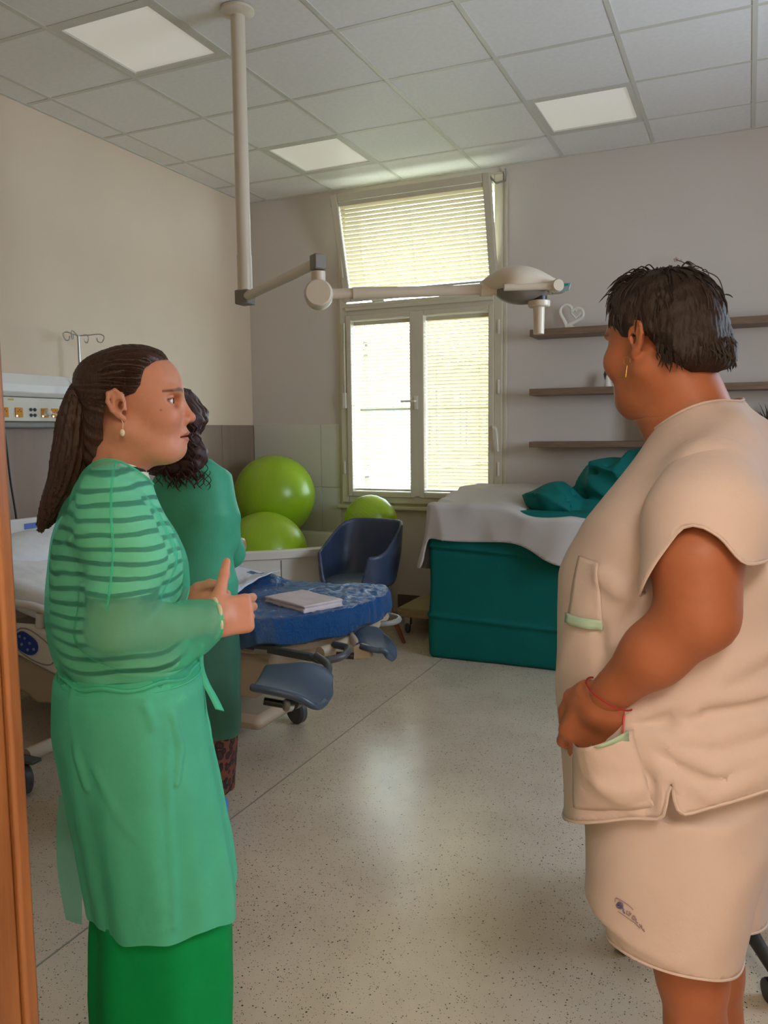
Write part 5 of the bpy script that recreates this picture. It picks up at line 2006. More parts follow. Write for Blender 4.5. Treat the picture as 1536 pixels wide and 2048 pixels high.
for s in (-1, 1):
    er = HC + HYAW @ np.array([0.011, 0.081 * s, -0.040])
    ea = obj('earring', B().tube([er + (0, 0, .004), er + (0.002, 0, -.002), er + (0.001, 0, -.012)], 0.0008, 6).lathe([(0.0005, -0.0265), (0.0028, -0.0255), (0.0043, -0.0225), (0.0047, -0.0195), (0.0043, -0.0165), (0.0028, -0.0135), (0.0005, -0.0125)], er, n=18), M_pearl, p1)
nk = [HC + np.array([0.052 * math.cos(a) - 0.012, 0.060 * math.sin(a), -0.155 - 0.022 * math.cos(a)]) for a in np.linspace(0, 2 * math.pi, 40, endpoint=False)]
obj('necklace', B().tube(nk, 0.0022, 6, closed=True), M_pearl, p1)

# loose sleeve: wide at the upper arm, tucked at the elbow, gathered at the cuff
sv = [(L(218, 1008, -.135), .066), (L(232, 1060, -.165), .080), (L(256, 1122, -.18), .080), (L(240, 1190, -.20), .068), (L(226, 1258, -.205), .058), (L(270, 1276, -.20), .056), (L(330, 1272, -.19), .058), (L(390, 1250, -.175), .048), (L(421, 1238, -.165), .034), (L(437, 1234, -.162), .031)]
svl = [(L(250, 1008, .14), .066), (L(255, 1080, .175), .08), (L(250, 1190, .20), .065), (L(262, 1240, .19), .056), (L(330, 1228, .11), .054), (L(372, 1214, .06), .034), (L(386, 1210, .04), .032)]

# striped shirt under the gown
s = NT('striped_jersey')
vec = s.coords()
sep = s.n('ShaderNodeSeparateXYZ')
s.l(vec, sep.inputs[0])
nz = s.noise(vec, 7, 3)
ma = s.n('ShaderNodeMath', operation='MULTIPLY_ADD', i_1=0.030)
s.l(nz, ma.inputs[0])
s.l(sep.outputs['Z'], ma.inputs[2])
fr = s.n('ShaderNodeMath', operation='MULTIPLY', i_1=1 / 0.0262)
s.l(ma.outputs[0], fr.inputs[0])
fc_ = s.n('ShaderNodeMath', operation='FRACT')
s.l(fr.outputs[0], fc_.inputs[0])
s.l(s.ramp(fc_.outputs[0], [(0.0, lin((236, 232, 214))), (0.60, lin((236, 232, 214))), (0.64, lin((22, 40, 40))), (0.94, lin((22, 40, 40))), (0.98, lin((236, 232, 214)))]), s.b.inputs['Base Color'])
s.b.inputs['Roughness'].default_value = 0.85
M_shirt = s.m


def shirt1(P):
    d = torso1(P, -0.009)
    z = P[:, 2]
    d = smin(d, S_cone(P, shR + (0, 0.07, 0.02), shR, 0.046, 0.050), 0.03)
    slR, slL = shR * 0.36 + elR * 0.64, shL * 0.36 + elL * 0.64
    d = smin(d, S_chain(P, [q for q, _ in sv[:5]], [r - 0.013 for _, r in sv[:5]], 0.02), 0.016)
    d = smin(d, S_chain(P, [q for q, _ in svl[:4]], [r - 0.013 for _, r in svl[:4]], 0.02), 0.016)
    return d - 0.002 * wob(P, 22, 31)


zs1 = L(240, 1185, -.2)[2]
V_, F_ = polygonise(shirt1, (-0.33, -0.36, 0.86), (0.33, 0.36, HC[2] - 0.06), 0.0065)


def shirt_cut(V):
    nkc = S_ell(V, HC + np.array([-0.012, 0, -0.125]), (0.066, 0.070, 0.040))
    c = np.minimum(V[:, 2] - 0.93, nkc)
    sl = np.where(np.abs(V[:, 1]) > 0.197, V[:, 2] - zs1, 1.0)
    return np.minimum(c, sl)


V_, F_ = cut(V_, F_, shirt_cut, 0.0065)
obj('striped_shirt', (V_, F_), M_shirt, p1, normals=False)

# green skirt below the gown
tabs = [(1340, 150, 380, .15, 0, 2.4), (1500, 160, 400, .16, 0, 2.5), (1700, 184, 440, .175, 0, 2.6), (1900, 180, 458, .18, 0, 2.7), (2048, 184, 460, .18, 0, 2.8), (2215, 188, 460, .18, 0, 2.8)]
skirt1 = Loft(W.rows(tabs))


def skirt_fn(P):
    th = np.arctan2(P[:, 1], P[:, 0] - 0.02)
    return skirt1(P) - 0.006 * np.sin(th * 9 + 1.2) * np.clip((0.9 - P[:, 2]) / 0.5, 0, 1) - 0.003 * wob(P, 14, 41)


V_, F_ = polygonise(skirt_fn, (-0.3, -0.3, 0.02), (0.36, 0.3, 1.0), 0.009)
V_, F_ = cut(V_, F_, lambda V: np.minimum(V[:, 2] - 0.07, 0.93 - V[:, 2]), 0.009)
obj('skirt', (V_, F_), cloth('emerald_green_jersey', (0, 158, 82), transl=0.1, rough=0.85, var=0.04, bump=0.15), p1, normals=False)

# the gown itself
M_gown = cloth('sheer_green_nonwoven', (122, 236, 203), transp=0.55, transl=0.32, rough=0.55, var=0.05, bump=0.30, fine=1400, wr=14, wdist=0.010)
M_gown2 = cloth('layered_green_nonwoven', (106, 228, 188), transp=0.14, transl=0.30, rough=0.55, var=0.05, bump=0.30, fine=1400, wr=14, wdist=0.010)
# sleeve: loose around the upper arm, tucked at the elbow, gathered at the cuff
def creases(P, lines, r=0.004, amp=0.008, w=0.006):
    d = None
    for ln in lines:
        e = S_chain(P, ln, [r] * len(ln), 0.003)
        d = e if d is None else np.minimum(d, e)
    return amp * np.exp(-(np.maximum(d, 0) / w) ** 2)


def onG(u, v, y=-.215):
    return L(u, v, y)


cr_px = [[(192, 1540), (215, 1590), (243, 1637)], [(236, 1632), (262, 1662), (278, 1680)], [(284, 1668), (300, 1725), (312, 1768)], [(312, 1768), (290, 1815), (275, 1870)],
            [(148, 1380), (156, 1520), (172, 1575)], [(345, 1432), (362, 1500), (352, 1566)], [(330, 1330), (334, 1560), (348, 1850)], [(290, 1410), (306, 1452)], [(276, 1862), (300, 1838), (335, 1815)], [(258, 1875), (285, 1855)], [(296, 1870), (345, 1848)]]


cr_lines = [[on_surface(L, torso1, u, v, -1) for u, v in ln] for ln in cr_px]


def gown_up(P):
    d = torso1(P, 0.0)
    d = smin(d, S_cone(P, shR + (0, 0.07, 0.022), shR, 0.058, 0.062), 0.03)
    d = smin(d, S_cone(P, shL + (0, -0.07, 0.022), shL, 0.058, 0.062), 0.03)
    d = smin(d, S_chain(P, [q for q, _ in sv], [r for _, r in sv], 0.02), 0.016)
    d = smin(d, S_chain(P, [q for q, _ in svl], [r for _, r in svl], 0.02), 0.016)
    z = P[:, 2]
    f = 0.004 * wob(P, 16, 51) + 0.006 * (ridge(P, (7, 9, 13), 52) - 0.4)
    return d - f


def gown_low(P):
    th = np.arctan2(P[:, 1], P[:, 0] - 0.03)
    w = np.clip((1.0 - P[:, 2]) / 0.4, 0, 1)
    f = 0.004 * wob(P, 7, 55) + w * (0.006 * np.sin(th * 7 + 0.6) + 0.003 * np.sin(th * 17 + 4 * P[:, 2])) + creases(P, cr_lines, 0.002, 0.0085, 0.0055)
    return torso1(P, 0.002) - f


zw = L(250, 1322)[2]
V_, F_ = polygonise(gown_up, (-0.36, -0.40, zw - 0.05), (0.40, 0.38, HC[2] - 0.07), 0.0058)
cuffR, cuffd = L(432, 1236, -.163), (wrR - elR) / np.linalg.norm(wrR - elR)
cuffL, cuffdL = L(381, 1211, .045), (wrL - elL) / np.linalg.norm(wrL - elL)
nk_c = HC + np.array([-0.010, 0, -0.120])


def gown_cut(V):
    c = S_ell(V, nk_c, (0.085, 0.088, 0.058), rotm('Y', 16))
    c = np.minimum(c, V[:, 2] - zw + 0.012)
    r = np.linalg.norm(V - cuffR, axis=1)
    c = np.minimum(c, np.where(r < 0.08, -(V - cuffR) @ cuffd, 1.0))
    r = np.linalg.norm(V - cuffL, axis=1)
    return np.minimum(c, np.where(r < 0.07, -(V - cuffL) @ cuffdL, 1.0))


V_, F_ = cut(V_, F_, gown_cut, 0.0058)
gw = obj('gown', (V_, F_), M_gown, p1, normals=False)
hem_rolls(V_, F_, 0.0022, M_gown2, gw, 'binding')
V_, F_ = polygonise(gown_low, (-0.36, -0.36, 0.36), (0.40, 0.36, zw + 0.06), 0.0044)
hem_pts = [L(140, 1872, -.1), L(172, 1884, -.15), L(260, 1888, -.2), L(330, 1880, -.2), L(390, 1868, -.2), L(465, 1838, -.15)]


def hem_cut(V):
    hz_ = np.interp(V[:, 0], [q[0] for q in hem_pts], [q[2] for q in hem_pts]) + 0.004 * np.sin(V[:, 0] * 60)
    return np.minimum(V[:, 2] - hz_, zw + 0.01 - V[:, 2])


V_, F_ = cut(V_, F_, hem_cut, 0.0044)
obj('gown_skirt', (V_, F_), M_gown2, gw, normals=False)
# elastic waist seam, cuff, ties, armhole seam
wl = [p for p in ([torso1.c[0], torso1.c[1], torso1.c[2]])]
i_ = int(np.argmin(np.abs(torso1.z - zw)))
xb, xf, bw = torso1.c[0][i_], torso1.c[1][i_], torso1.c[2][i_]
obj('waist_seam', B().tube([((xb + xf) / 2 + ((xf - xb) / 2 + .003) * np.sign(math.cos(a)) * abs(math.cos(a)) ** (2 / 2.3), (bw + .003) * np.sign(math.sin(a)) * abs(math.sin(a)) ** (2 / 2.3), zw + 0.004 * math.sin(9 * a)) for a in np.linspace(0, 2 * math.pi, 90, endpoint=False)], 0.0045, 6, closed=True), M_gown2, gw)
u_ = np.cross(cuffd, [0, 0, 1.0])
u_ /= np.linalg.norm(u_)
w_ = np.cross(cuffd, u_)
obj('cuff', B().tube([cuffR - cuffd * 0.003 + (0.034 + 0.003 * math.sin(7 * a)) * (math.cos(a) * u_ + math.sin(a) * w_) for a in np.linspace(0, 2 * math.pi, 40, endpoint=False)], 0.004, 8, closed=True), mat('cream_elastic', (222, 214, 176), 0.8), gw)
arm = [L(u, v, y) for u, v, y in ((232, 925, -.12), (224, 960, -.19), (222, 1030, -.258), (226, 1100, -.268), (219, 1180, -.272), (212, 1222, -.262))]
obj('armhole_seam', B().tube(spline(arm, 30), 0.0022, 6), M_gown, gw)


def ribbon(pts, w, lab):
    P = spline(pts, 30)
    b = B()
    vs = []
    for i, p in enumerate(P):
        ww = w * (0.45 + 0.55 * min(1, i / 18))
        vs += [p + (-ww * 0.7, -0.3 * ww, ww * 0.35), p + (ww * 0.7, 0.3 * ww, -ww * 0.35)]
    b.add(vs, [(2 * i, 2 * i + 1, 2 * i + 3, 2 * i + 2) for i in range(len(P) - 1)])
    return obj(lab, b, M_gown2, gw, solid=0.0012)


ribbon([L(404, 1285, -.05), L(402, 1330, -.06), L(412, 1365, -.07), L(428, 1395, -.08), L(440, 1420, -.09)], 0.013, 'tie_ribbon')
ribbon([L(402, 1290, -.04), L(400, 1340, -.05), L(406, 1400, -.05), L(418, 1450, -.06), L(424, 1500, -.06)], 0.005, 'tie_ribbon')
# loose back flap of the gown
fl_ = B().grid(lambda a, b2: L(118 + 46 * b2 + 14 * a * (1 - b2) - 12 * math.sin(math.pi * a) * (1 - b2), 1590 + 250 * a + 10 * b2, .06 - 0.10 * b2), 14, 5)
obj('gown_flap', fl_, M_gown, gw)
# white sneakers, outside the picture
for s in (-1, 1):
    V_, F_ = polygonise(lambda P: smax(smin(S_ell(P, (0.06, 0.095 * s, 0.045), (0.135, 0.046, 0.055)), S_ell(P, (-0.01, 0.092 * s, 0.065), (0.065, 0.042, 0.065)), 0.03), -P[:, 2] + 0.002, 0.008), (-0.12, 0.095 * s - 0.08, -0.01), (0.24, 0.095 * s + 0.08, 0.15), 0.008)
    obj('shoe', (V_, F_), M_white, p1, normals=False)

# ------------------------------------------------------------------ 2. person in white tunic and shorts
W2 = Frame(1390, 1300, 1.24, -1, turn=-14)
HS2 = 0.88
L2 = W2.L
p2 = thing('person', 'short dark haired person in white tunic and shorts, hand in pocket', 'person', W2.o, W2.ang, local=True)
HR2 = rotm('Z', -26) @ rotm('Y', 6)
HR232 = HR2.astype(np.float32)
HC2 = L2(1344, 672, 0.0)


def h2(P):
    return head_field((P - HC2.astype(np.float32)) @ HR232 / np.float32(HS2), {'full': 0.006}) * HS2


tab = [(755, 1452, 1392, .058, 0, 2), (785, 1466, 1370, .068, 0, 2), (815, 1482, 1345, .080, 0, 2), (850, 1502, 1320, .098, 0, 2), (900, 1530, 1290, .130, 0, 2.1), (950, 1568, 1258, .165, 0, 2.2), (1000, 1604, 1226, .188, 0, 2.3), (1060, 1620, 1188, .210, 0, 2.3), (1110, 1632, 1160, .214, 0, 2.3), (1150, 1638, 1147, .216, 0, 2.3), (1250, 1642, 1143, .220, 0, 2.4), (1400, 1648, 1152, .230, 0, 2.4), (1500, 1652, 1160, .234, 0, 2.4), (1580, 1654, 1164, .236, 0, 2.4), (1690, 1650, 1168, .236, 0, 2.4)]
torso2 = Loft(W2.rows(tab))
yA = 0.245
sh2, up2, el2, fo2, wr2 = L2(1414, 985, .165), L2(1392, 1125, .225), L2(1398, 1228, .235), L2(1310, 1306, .24), L2(1214, 1392, .225)


def armR2(P):
    m = np.array([1, -1, 1])
    return S_chain(P, [sh2 * m, up2 * m + (0.0, 0, 0), el2 * m + (-0.02, 0, 0), el2 * m + (0.03, -0.0, -0.16), el2 * m + (0.06, 0.01, -0.26)], [0.058, 0.052, 0.046, 0.036, 0.028], 0.03)


def arm2(P):
    d = S_chain(P, [sh2, up2, el2], [0.056, 0.050, 0.043], 0.03)
    return smin(d, S_chain(P, [el2, fo2, wr2], [0.043, 0.037, 0.0270], 0.03), 0.03)


lg2 = [(L2(1350, 1700, .10), .095), (L2(1384, 1950, .10), .056), (L2(1392, 2060, .10), .046)]
kneeL = lg2[2][0]
fa, fb = L2(1400, 1690, -.105), L2(1408, 1850, -.11)


def legs2(P):
    a = lg2[0][0]
    k = kneeL
    an_ = np.array([k[0] - 0.03, k[1] + 0.005, 0.09])
    d = S_chain(P, [a, lg2[1][0], k, (k * 0.62 + an_ * 0.38) + (-0.012, 0, 0), an_], [.09, .046, .039, .046, .034], 0.03)
    d = smin(d, S_cone(P, an_ + (-.03, 0, -.05), an_ + (0.13, 0.01, -.06), .034, .026), 0.03)
    a2, k2 = np.array([fa[0], -.11, 0.84]), np.array([L2(1425, 1950, -.10)[0], -.11, 0.52])
    an2 = np.array([k2[0] - 0.03, -.115, 0.09])
    e = S_chain(P, [a2, k2, (k2 * .62 + an2 * .38), an2], [.085, .042, .046, .034], 0.03)
    e = smin(e, S_cone(P, an2 + (-.03, 0, -.05), an2 + (0.13, -0.01, -.06), .034, .026), 0.03)
    return np.minimum(d, e)


nk2a, nk2b = HC2 + HR2 @ np.array([0.0, 0, -0.06]), L2(1402, 872, 0.0)


def neck2(P):
    return smin(S_cone(P, nk2a, nk2b, 0.058, 0.058), S_cone(P, HC2 + HR2 @ np.array([0.055, 0.0, -0.095]), L2(1345, 870, 0.02), 0.030, 0.040), 0.03)


def body2(P):
    d = np.maximum(torso2(P, -0.03), 1.02 - P[:, 2])
    d = smin(d, neck2(P), 0.03)
    d = smin(d, arm2(P), 0.02)
    d = smin(d, armR2(P), 0.02)
    return smin(d, legs2(P), 0.03)


h2F = (0.42, -0.16, -0.88)
h2N = (-0.05, -1.0, 0.10)


def hand2(P):
    return hand_field(P, wr2, h2F, h2N, False, [(22, 30, 15), (26, 32, 15), (30, 34, 15), (34, 36, 15)], [(0.016, 0.028, 0.006), (0.042, 0.043, 0.012), (0.072, 0.044, 0.018), (0.094, 0.040, 0.022)], 1.02)


def hand2R(P):
    m = np.array([1, -1, 1])
    w = el2 * m + (0.06, 0.01, -0.26)
    return hand_field(P, w, (0.25, 0, -0.97), (-.2, 0.95, 0), True, (25, 30, 20), [(0.018, 0.030, 0.004), (0.045, 0.048, 0.012), (0.075, 0.05, 0.016), (0.095, 0.048, 0.02)], 1.0)


zc2 = HC2[2] - 0.125
wRR = el2 * np.array([1, -1, 1]) + (0.06, 0.01, -0.26)
V_, F_ = joined([(lambda P: np.maximum(smin(h2(P), neck2(P), 0.03), zc2 - P[:, 2]), HC2 - (0.14, 0.14, 0.15), HC2 + (0.18, 0.15, 0.13), 0.0030),
                 (lambda P: np.maximum(body2(P), P[:, 2] - zc2 - 0.012), (-0.36, -0.34, -0.02), (0.36, 0.36, zc2 + 0.03), 0.0070),
                 (hand2, wr2 - (0.14, 0.12, 0.20), wr2 + (0.16, 0.12, 0.08), 0.0026),
                 (hand2R, wRR - (0.1, 0.1, 0.24), wRR + (0.16, 0.1, 0.06), 0.005)])
bo = obj('body', (V_, F_), M_skin, p2, normals=False)
hq = (V_ - HC2) @ HR2 / HS2
colr = head_tint(hq, (174, 110, 76), (150, 80, 66), (70, 52, 44))
colr[V_[:, 2] < zc2] = lin((160, 100, 68))
colour_attr(bo, colr)
eyes(HC2, HR2 * HS2, p2)
M_hair2 = hair_mat('dark_brown_short_hair', (40, 30, 25), 0.62, (26, 26, 14))
h2z = np.array([-0.16, -0.075, -0.055, -0.035, -0.010, 0.004, 0.014, 0.030, 0.060, 0.080, 0.12])
h2x = np.array([-0.10, -0.070, -0.040, -0.026, -0.018, 0.030, 0.052, 0.066, 0.084, 0.100, 0.13])


def hair2(P):
    q = (P - HC2.astype(np.float32)) @ HR232 / np.float32(HS2)
    edge = np.interp(q[:, 2], h2z, h2x) - q[:, 0]
    gr_ = 0.003 + np.clip(edge * 0.30, 0, 0.011)
    d = S_ell(q, (0.026, 0, 0.036), (0.095, 0.075, 0.071))
    d = smin(d, S_ell(q, (-0.030, 0, -0.012), (0.052, 0.062, 0.058)), 0.03)
    d = smin(d, S_ell(q, (-0.058, 0, -0.045), (0.026, 0.050, 0.030)), 0.02)
    r = q - v3(-0.03, 0, 0.09)
    ph = np.arctan2(r[:, 1], r[:, 0])
    tuft = 0.0011 * np.sin(ph * 44 + 3 * wob(q, 40, 5)) + 0.0030 * wob(q, 55, 6) + 0.0016 * wob(q, 170, 7)
    return (d - gr_ - tuft) * HS2


V_, F_ = polygonise(hair2, HC2 - (0.15, 0.13, 0.15), HC2 + (0.17, 0.13, 0.15), 0.0032)


def hairline2(V):
    q = (V - HC2) @ HR2 / HS2
    j = 0.005 * np.sin(q[:, 2] * 260 + 2 * np.sin(q[:, 1] * 90)) + 0.006 * np.sin(q[:, 0] * 180) * (q[:, 2] < -0.03)
    return np.interp(q[:, 2] + j * 0.6, h2z, h2x) - q[:, 0] + 0.004 + j * 0.5


V_, F_ = cut(V_, F_, hairline2, 0.0032)
hr2 = obj('hair', (V_, F_), M_hair2, p2, normals=False)
sb = B()
rg = random.Random(5)
for k in range(150):
    a = rg.uniform(-2.6, 2.6) if k > 34 else rg.uniform(-0.9, 0.9)
    q0 = np.array([0.03 + 0.075 * math.cos(a) * rg.uniform(.2, 1), 0.07 * math.sin(a) * rg.uniform(.2, 1), 0.098])
    q0[2] = 0.036 + 0.070 * math.sqrt(max(0.02, 1 - ((q0[0] - .028) / .094) ** 2 - (q0[1] / .073) ** 2)) + 0.012
    out = np.array([q0[0] - 0.0, q0[1] * 1.2, 0.02])
    out /= np.linalg.norm(out)
    l = rg.uniform(0.02, 0.042)
    pts = [q0, q0 + out * l * 0.5 + (0, 0, 0.002), q0 + out * l - (0, 0, l * 0.45)]
    pts = [HC2 + HS2 * (HR2 @ p) for p in spline(pts, 7)]
    sb.tube(pts, [0.0012, 0.0012, 0.0011, 0.001, 0.0009, 0.0007, 0.0003], 4, caps=False)
for k in range(620):
    th, ps = rg.uniform(-math.pi, math.pi), rg.uniform(0.02, 1.0)
    e = np.array([math.cos(th) * math.sin(1.9 * ps), math.sin(th) * math.sin(1.9 * ps), math.cos(1.9 * ps)])
    pts = []
    ln_ = rg.uniform(0.25, 0.5)
    tw = rg.uniform(-0.25, 0.25)
    lift = rg.uniform(0.010, 0.0165)
    ok = True
    for a in np.linspace(0, ln_, 7):
        ph_ = 1.9 * ps + a
        e = np.array([math.cos(th + tw * a) * math.sin(ph_), math.sin(th + tw * a) * math.sin(ph_), math.cos(ph_)])
        p = np.array([0.020, 0, 0.030]) + e * (np.array([0.097, 0.077, 0.075]) + lift * min(1, 0.75 + a))
        if p[0] > np.interp(p[2], h2z, h2x) + 0.006:
            ok = False
        pts.append(HC2 + HS2 * (HR2 @ p))
    if ok:
        sb.tube(pts, [0.0006, .0013, .0014, .0014, .0012, .0009, .0003], 4, caps=False)
for k in range(150):
    th = rg.choice((-1, 1)) * rg.uniform(1.5, math.pi)
    zz_ = rg.uniform(-0.050, -0.02)
    p0 = np.array([-0.015 + 0.085 * math.cos(th), 0.072 * math.sin(th), zz_])
    if p0[0] > np.interp(zz_, h2z, h2x) - 0.004:
        continue
    o_ = np.array([math.cos(th), math.sin(th), 0])
    l = rg.uniform(0.012, 0.026)
    pts = [p0, p0 + o_ * 0.004 - (0, 0, l * .5), p0 + o_ * rg.uniform(-0.006, 0.010) + (rg.uniform(-.004, .004), rg.uniform(-.006, .006), -l)]
    sb.tube([HC2 + HS2 * (HR2 @ p) for p in spline(pts, 6)], [0.0012, .0015, .0014, .0012, .0009, .0003], 4, caps=False)
for (u0, v0), (u1, v1), (u2, v2) in (((1250, 580), (1222, 585), (1212, 612)), ((1240, 588), (1224, 600), (1219, 640)), ((1248, 600), (1232, 612), (1228, 650)), ((1256, 596), (1236, 596), (1226, 622)), ((1238, 620), (1234, 660), (1240, 712)), ((1246, 640), (1241, 680), (1244, 706))):
    pts = spline([L2(u0, v0, .015), L2(u1, v1, .015), L2(u2, v2, .015)], 8)
    for k in range(4):
        o_ = np.array([rg.uniform(-.003, .003), rg.uniform(-.012, .012), rg.uniform(-.004, .004)])
        sb.tube([p + o_ for p in pts], [0.0014, .0014, .0013, .0012, .001, .0008, .0006, .0003], 4, caps=False)
set_tags(obj('loose_strands', sb, M_hair2, hr2), kind='stuff')
er = HC2 + HR2 @ np.array([0.014, 0.081, -0.038])
ear = obj('earring', B().tube([er + HR2 @ np.array([-0.006 * math.cos(a), 0.0, 0.006 * math.sin(a)]) for a in np.linspace(0, 2 * math.pi, 16, endpoint=False)], 0.0008, 6, closed=True), M_gold, p2)
obj('pendant', B().tube([er + (0, 0, -.006), er + (0.002, 0, -.024)], 0.0009, 6).tube([er + (-.009, 0, -.024), er + (.009, 0, -.023)], 0.0009, 6), M_gold, ear)

M_tunic = cloth('white_work_cotton', (206, 193, 186), transl=0.10, rough=0.85, var=0.03, bump=0.25, wr=10, wdist=0.008)
M_mint = cloth('mint_trim', (172, 206, 184), transl=0.1, bump=0.1)


T2 = lambda *q: [on_surface(L2, torso2, u, v, 1) for u, v in q]
TF = [T2((1258, 1440), (1330, 1405), (1430, 1392), (1536, 1378)), T2((1262, 1462), (1340, 1480), (1440, 1470), (1530, 1440)), T2((1330, 1165), (1285, 1192), (1235, 1180), (1200, 1150)), T2((1325, 1530), (1330, 1585), (1340, 1636)),
      T2((1345, 1500), (1430, 1535), (1536, 1500)), T2((1360, 1440), (1450, 1345), (1530, 1300)), T2((1215, 1560), (1250, 1590), (1290, 1575)), T2((1420, 1590), (1470, 1570), (1536, 1535))]
TV = [T2((1262, 1452), (1340, 1440), (1430, 1425), (1530, 1408)), T2((1330, 1515), (1420, 1560), (1520, 1545)), T2((1200, 1255), (1206, 1330), (1200, 1390)), T2((1300, 1560), (1290, 1610))]


def tunic_fn(P):
    d = torso2(P, 0.0)
    d = smin(d, S_cone(P, sh2 + (0, -0.09, 0.04), sh2 + (0, -.02, 0.01), 0.058, 0.064), 0.05)
    m = np.array([1, -1, 1])
    d = smin(d, S_cone(P, sh2 * m + (0, 0.09, 0.04), sh2 * m + (0, .02, 0.01), 0.058, 0.064), 0.05)
    f = 0.004 * wob(P, 9, 61) + 0.006 * (ridge(P, (9, 9, 15), 62) - 0.4) + creases(P, TF, 0.003, 0.0085, 0.011) + creases(P, TV, 0.002, -0.007, 0.008)
    return d - f


collar_c = L2(1384, 788, 0.0)
CR = rotm('Y', 31)
hem2 = [L2(1150, 1580, 0), L2(1180, 1612, .15), L2(1260, 1640, .24), L2(1335, 1645, .24), L2(1420, 1626, .24), L2(1536, 1568, .15)]


def tunic_cut(V):
    c = S_ell(V, collar_c, (0.088, 0.092, 0.058), CR)
    hz_ = np.interp(-V[:, 0], [-q[0] for q in hem2], [q[2] for q in hem2])
    slit = np.exp(-((V[:, 0] - L2(1338, 1640, .24)[0]) / 0.006) ** 2) * 0.05 * (V[:, 1] > 0.1)
    return np.minimum(c, V[:, 2] - hz_ - slit)


V_, F_ = polygonise(tunic_fn, (-0.36, -0.33, 0.74), (0.34, 0.33, HC2[2] - 0.03), 0.0062)
V_, F_ = cut(V_, F_, tunic_cut, 0.0062)
tn = obj('tunic', (V_, F_), M_tunic, p2, normals=False, solid=0.0015)
hem_rolls(V_, F_, 0.0024, M_tunic, tn)
sA, sB_, sC = L2(1420, 965, .14), L2(1414, 1045, .19), L2(1400, 1165, .225)
slx = [L2(1500, 1125, .24), L2(1482, 1112, .25), L2(1436, 1078, .29), L2(1388, 1048, .29), L2(1368, 1050, .27), L2(1345, 1105, .22), L2(1316, 1165, .20), L2(1300, 1180, .20)]


def sleeve_fn(P):
    d = S_chain(P, [sA, sB_, sC], [0.066, 0.076, 0.076], 0.03)
    return d - 0.004 * wob(P, 16, 71) - 0.005 * (ridge(P, (9, 9, 5), 72) - .4)


def sleeve_cut(V):
    hz_ = np.interp(V[:, 0], [q[0] for q in slx], [q[2] for q in slx])
    return V[:, 2] - hz_


V_, F_ = polygonise(sleeve_fn, np.min([sA, sB_, sC], 0) - 0.12, np.max([sA, sB_, sC], 0) + 0.12, 0.005)
V_, F_ = cut(V_, F_, sleeve_cut, 0.005)
sl_ = obj('sleeve', (V_, F_), M_tunic, tn, normals=False, solid=0.0015)
hem_rolls(V_, F_, 0.002, M_tunic, tn)
m_ = np.array([1, -1, 1])
V_, F_ = polygonise(lambda P: sleeve_fn(P * v3(1, -1, 1)), np.min([sA * m_, sB_ * m_, sC * m_], 0) - 0.12, np.max([sA * m_, sB_ * m_, sC * m_], 0) + 0.12, 0.008)
V_, F_ = cut(V_, F_, lambda V: V[:, 2] - 1.2, 0.008)
obj('sleeve', (V_, F_), M_tunic, tn, normals=False)


def on_tunic(x, z, gap=0.002):
    """point on the near side of the tunic at (x, z)"""
    ys_ = np.linspace(0.40, 0.0, 200)
    d = tunic_fn(np.stack([np.full(200, x), ys_, np.full(200, z)], 1).astype(np.float32))
    i = int(np.argmax(d < gap))
    return np.array([x, ys_[i], z])


def patch(name, corners, m, nu, nv, par, gap=0.003, solid=0.0012, bulge=0.0):
    """four photo points (clockwise from upper left) laid on the tunic"""
    C4 = [L2(u, v, y) for u, v, y in corners]

    def pt(a, b2):
        p = (C4[0] * (1 - a) + C4[1] * a) * (1 - b2) + (C4[3] * (1 - a) + C4[2] * a) * b2
        q = on_tunic(p[0], p[2], gap)
        q[1] += bulge * math.sin(math.pi * a) * (1 - b2) ** 0.7
        return q
    return obj(name, B().grid(pt, nu, nv), m, par, solid=solid)


pk = patch('breast_pocket', [(1166, 1108, .15), (1206, 1122, .18), (1218, 1252, .19), (1156, 1228, .14)], M_tunic, 8, 12, tn)
patch('pocket_trim', [(1154, 1214, .14), (1216, 1234, .19), (1218, 1254, .19), (1155, 1232, .14)], M_mint, 8, 3, pk, gap=0.006)
hpk = patch('hip_pocket', [(1146, 1478, .20), (1262, 1464, .245), (1300, 1628, .25), (1160, 1600, .18)], M_tunic, 20, 16, tn, gap=0.0015, bulge=0.044, solid=0.0008)
patch('pocket_trim', [(1186, 1482, .225), (1256, 1462, .245), (1259, 1482, .245), (1188, 1500, .225)], M_mint, 8, 3, hpk, gap=0.012, bulge=0.036)
bs = np.array(fo2) * 0.06 + np.array(wr2) * 0.94
bd_ = (wr2 - fo2) / np.linalg.norm(wr2 - fo2)
u_ = np.cross(bd_, [0, 1.0, 0])
u_ /= np.linalg.norm(u_)
w_ = np.cross(bd_, u_)
br = obj('bracelet', B().tube([bs + 0.0335 * (math.cos(a) * u_ + math.sin(a) * w_) + bd_ * 0.012 * math.sin(a + 1) for a in np.linspace(0, 2 * math.pi, 40, endpoint=False)], 0.0012, 6, closed=True), mat('red_cord', (150, 24, 36), 0.6), p2)
b0 = bs + 0.033 * (-0.2 * w_ - 0.95 * u_ if u_[2] > 0 else -0.2 * w_ + 0.95 * u_)
obj('cord_end', B().tube([b0, b0 + (-.002, 0.01, -.02), b0 + (-.001, 0.012, -.038)], 0.0012, 6).lathe([(0.0005, -.003), (.0026, 0), (.0005, .003)], b0 + (-.001, 0.012, -.040), n=10), mat('pink_cord', (190, 70, 80), 0.6), br)

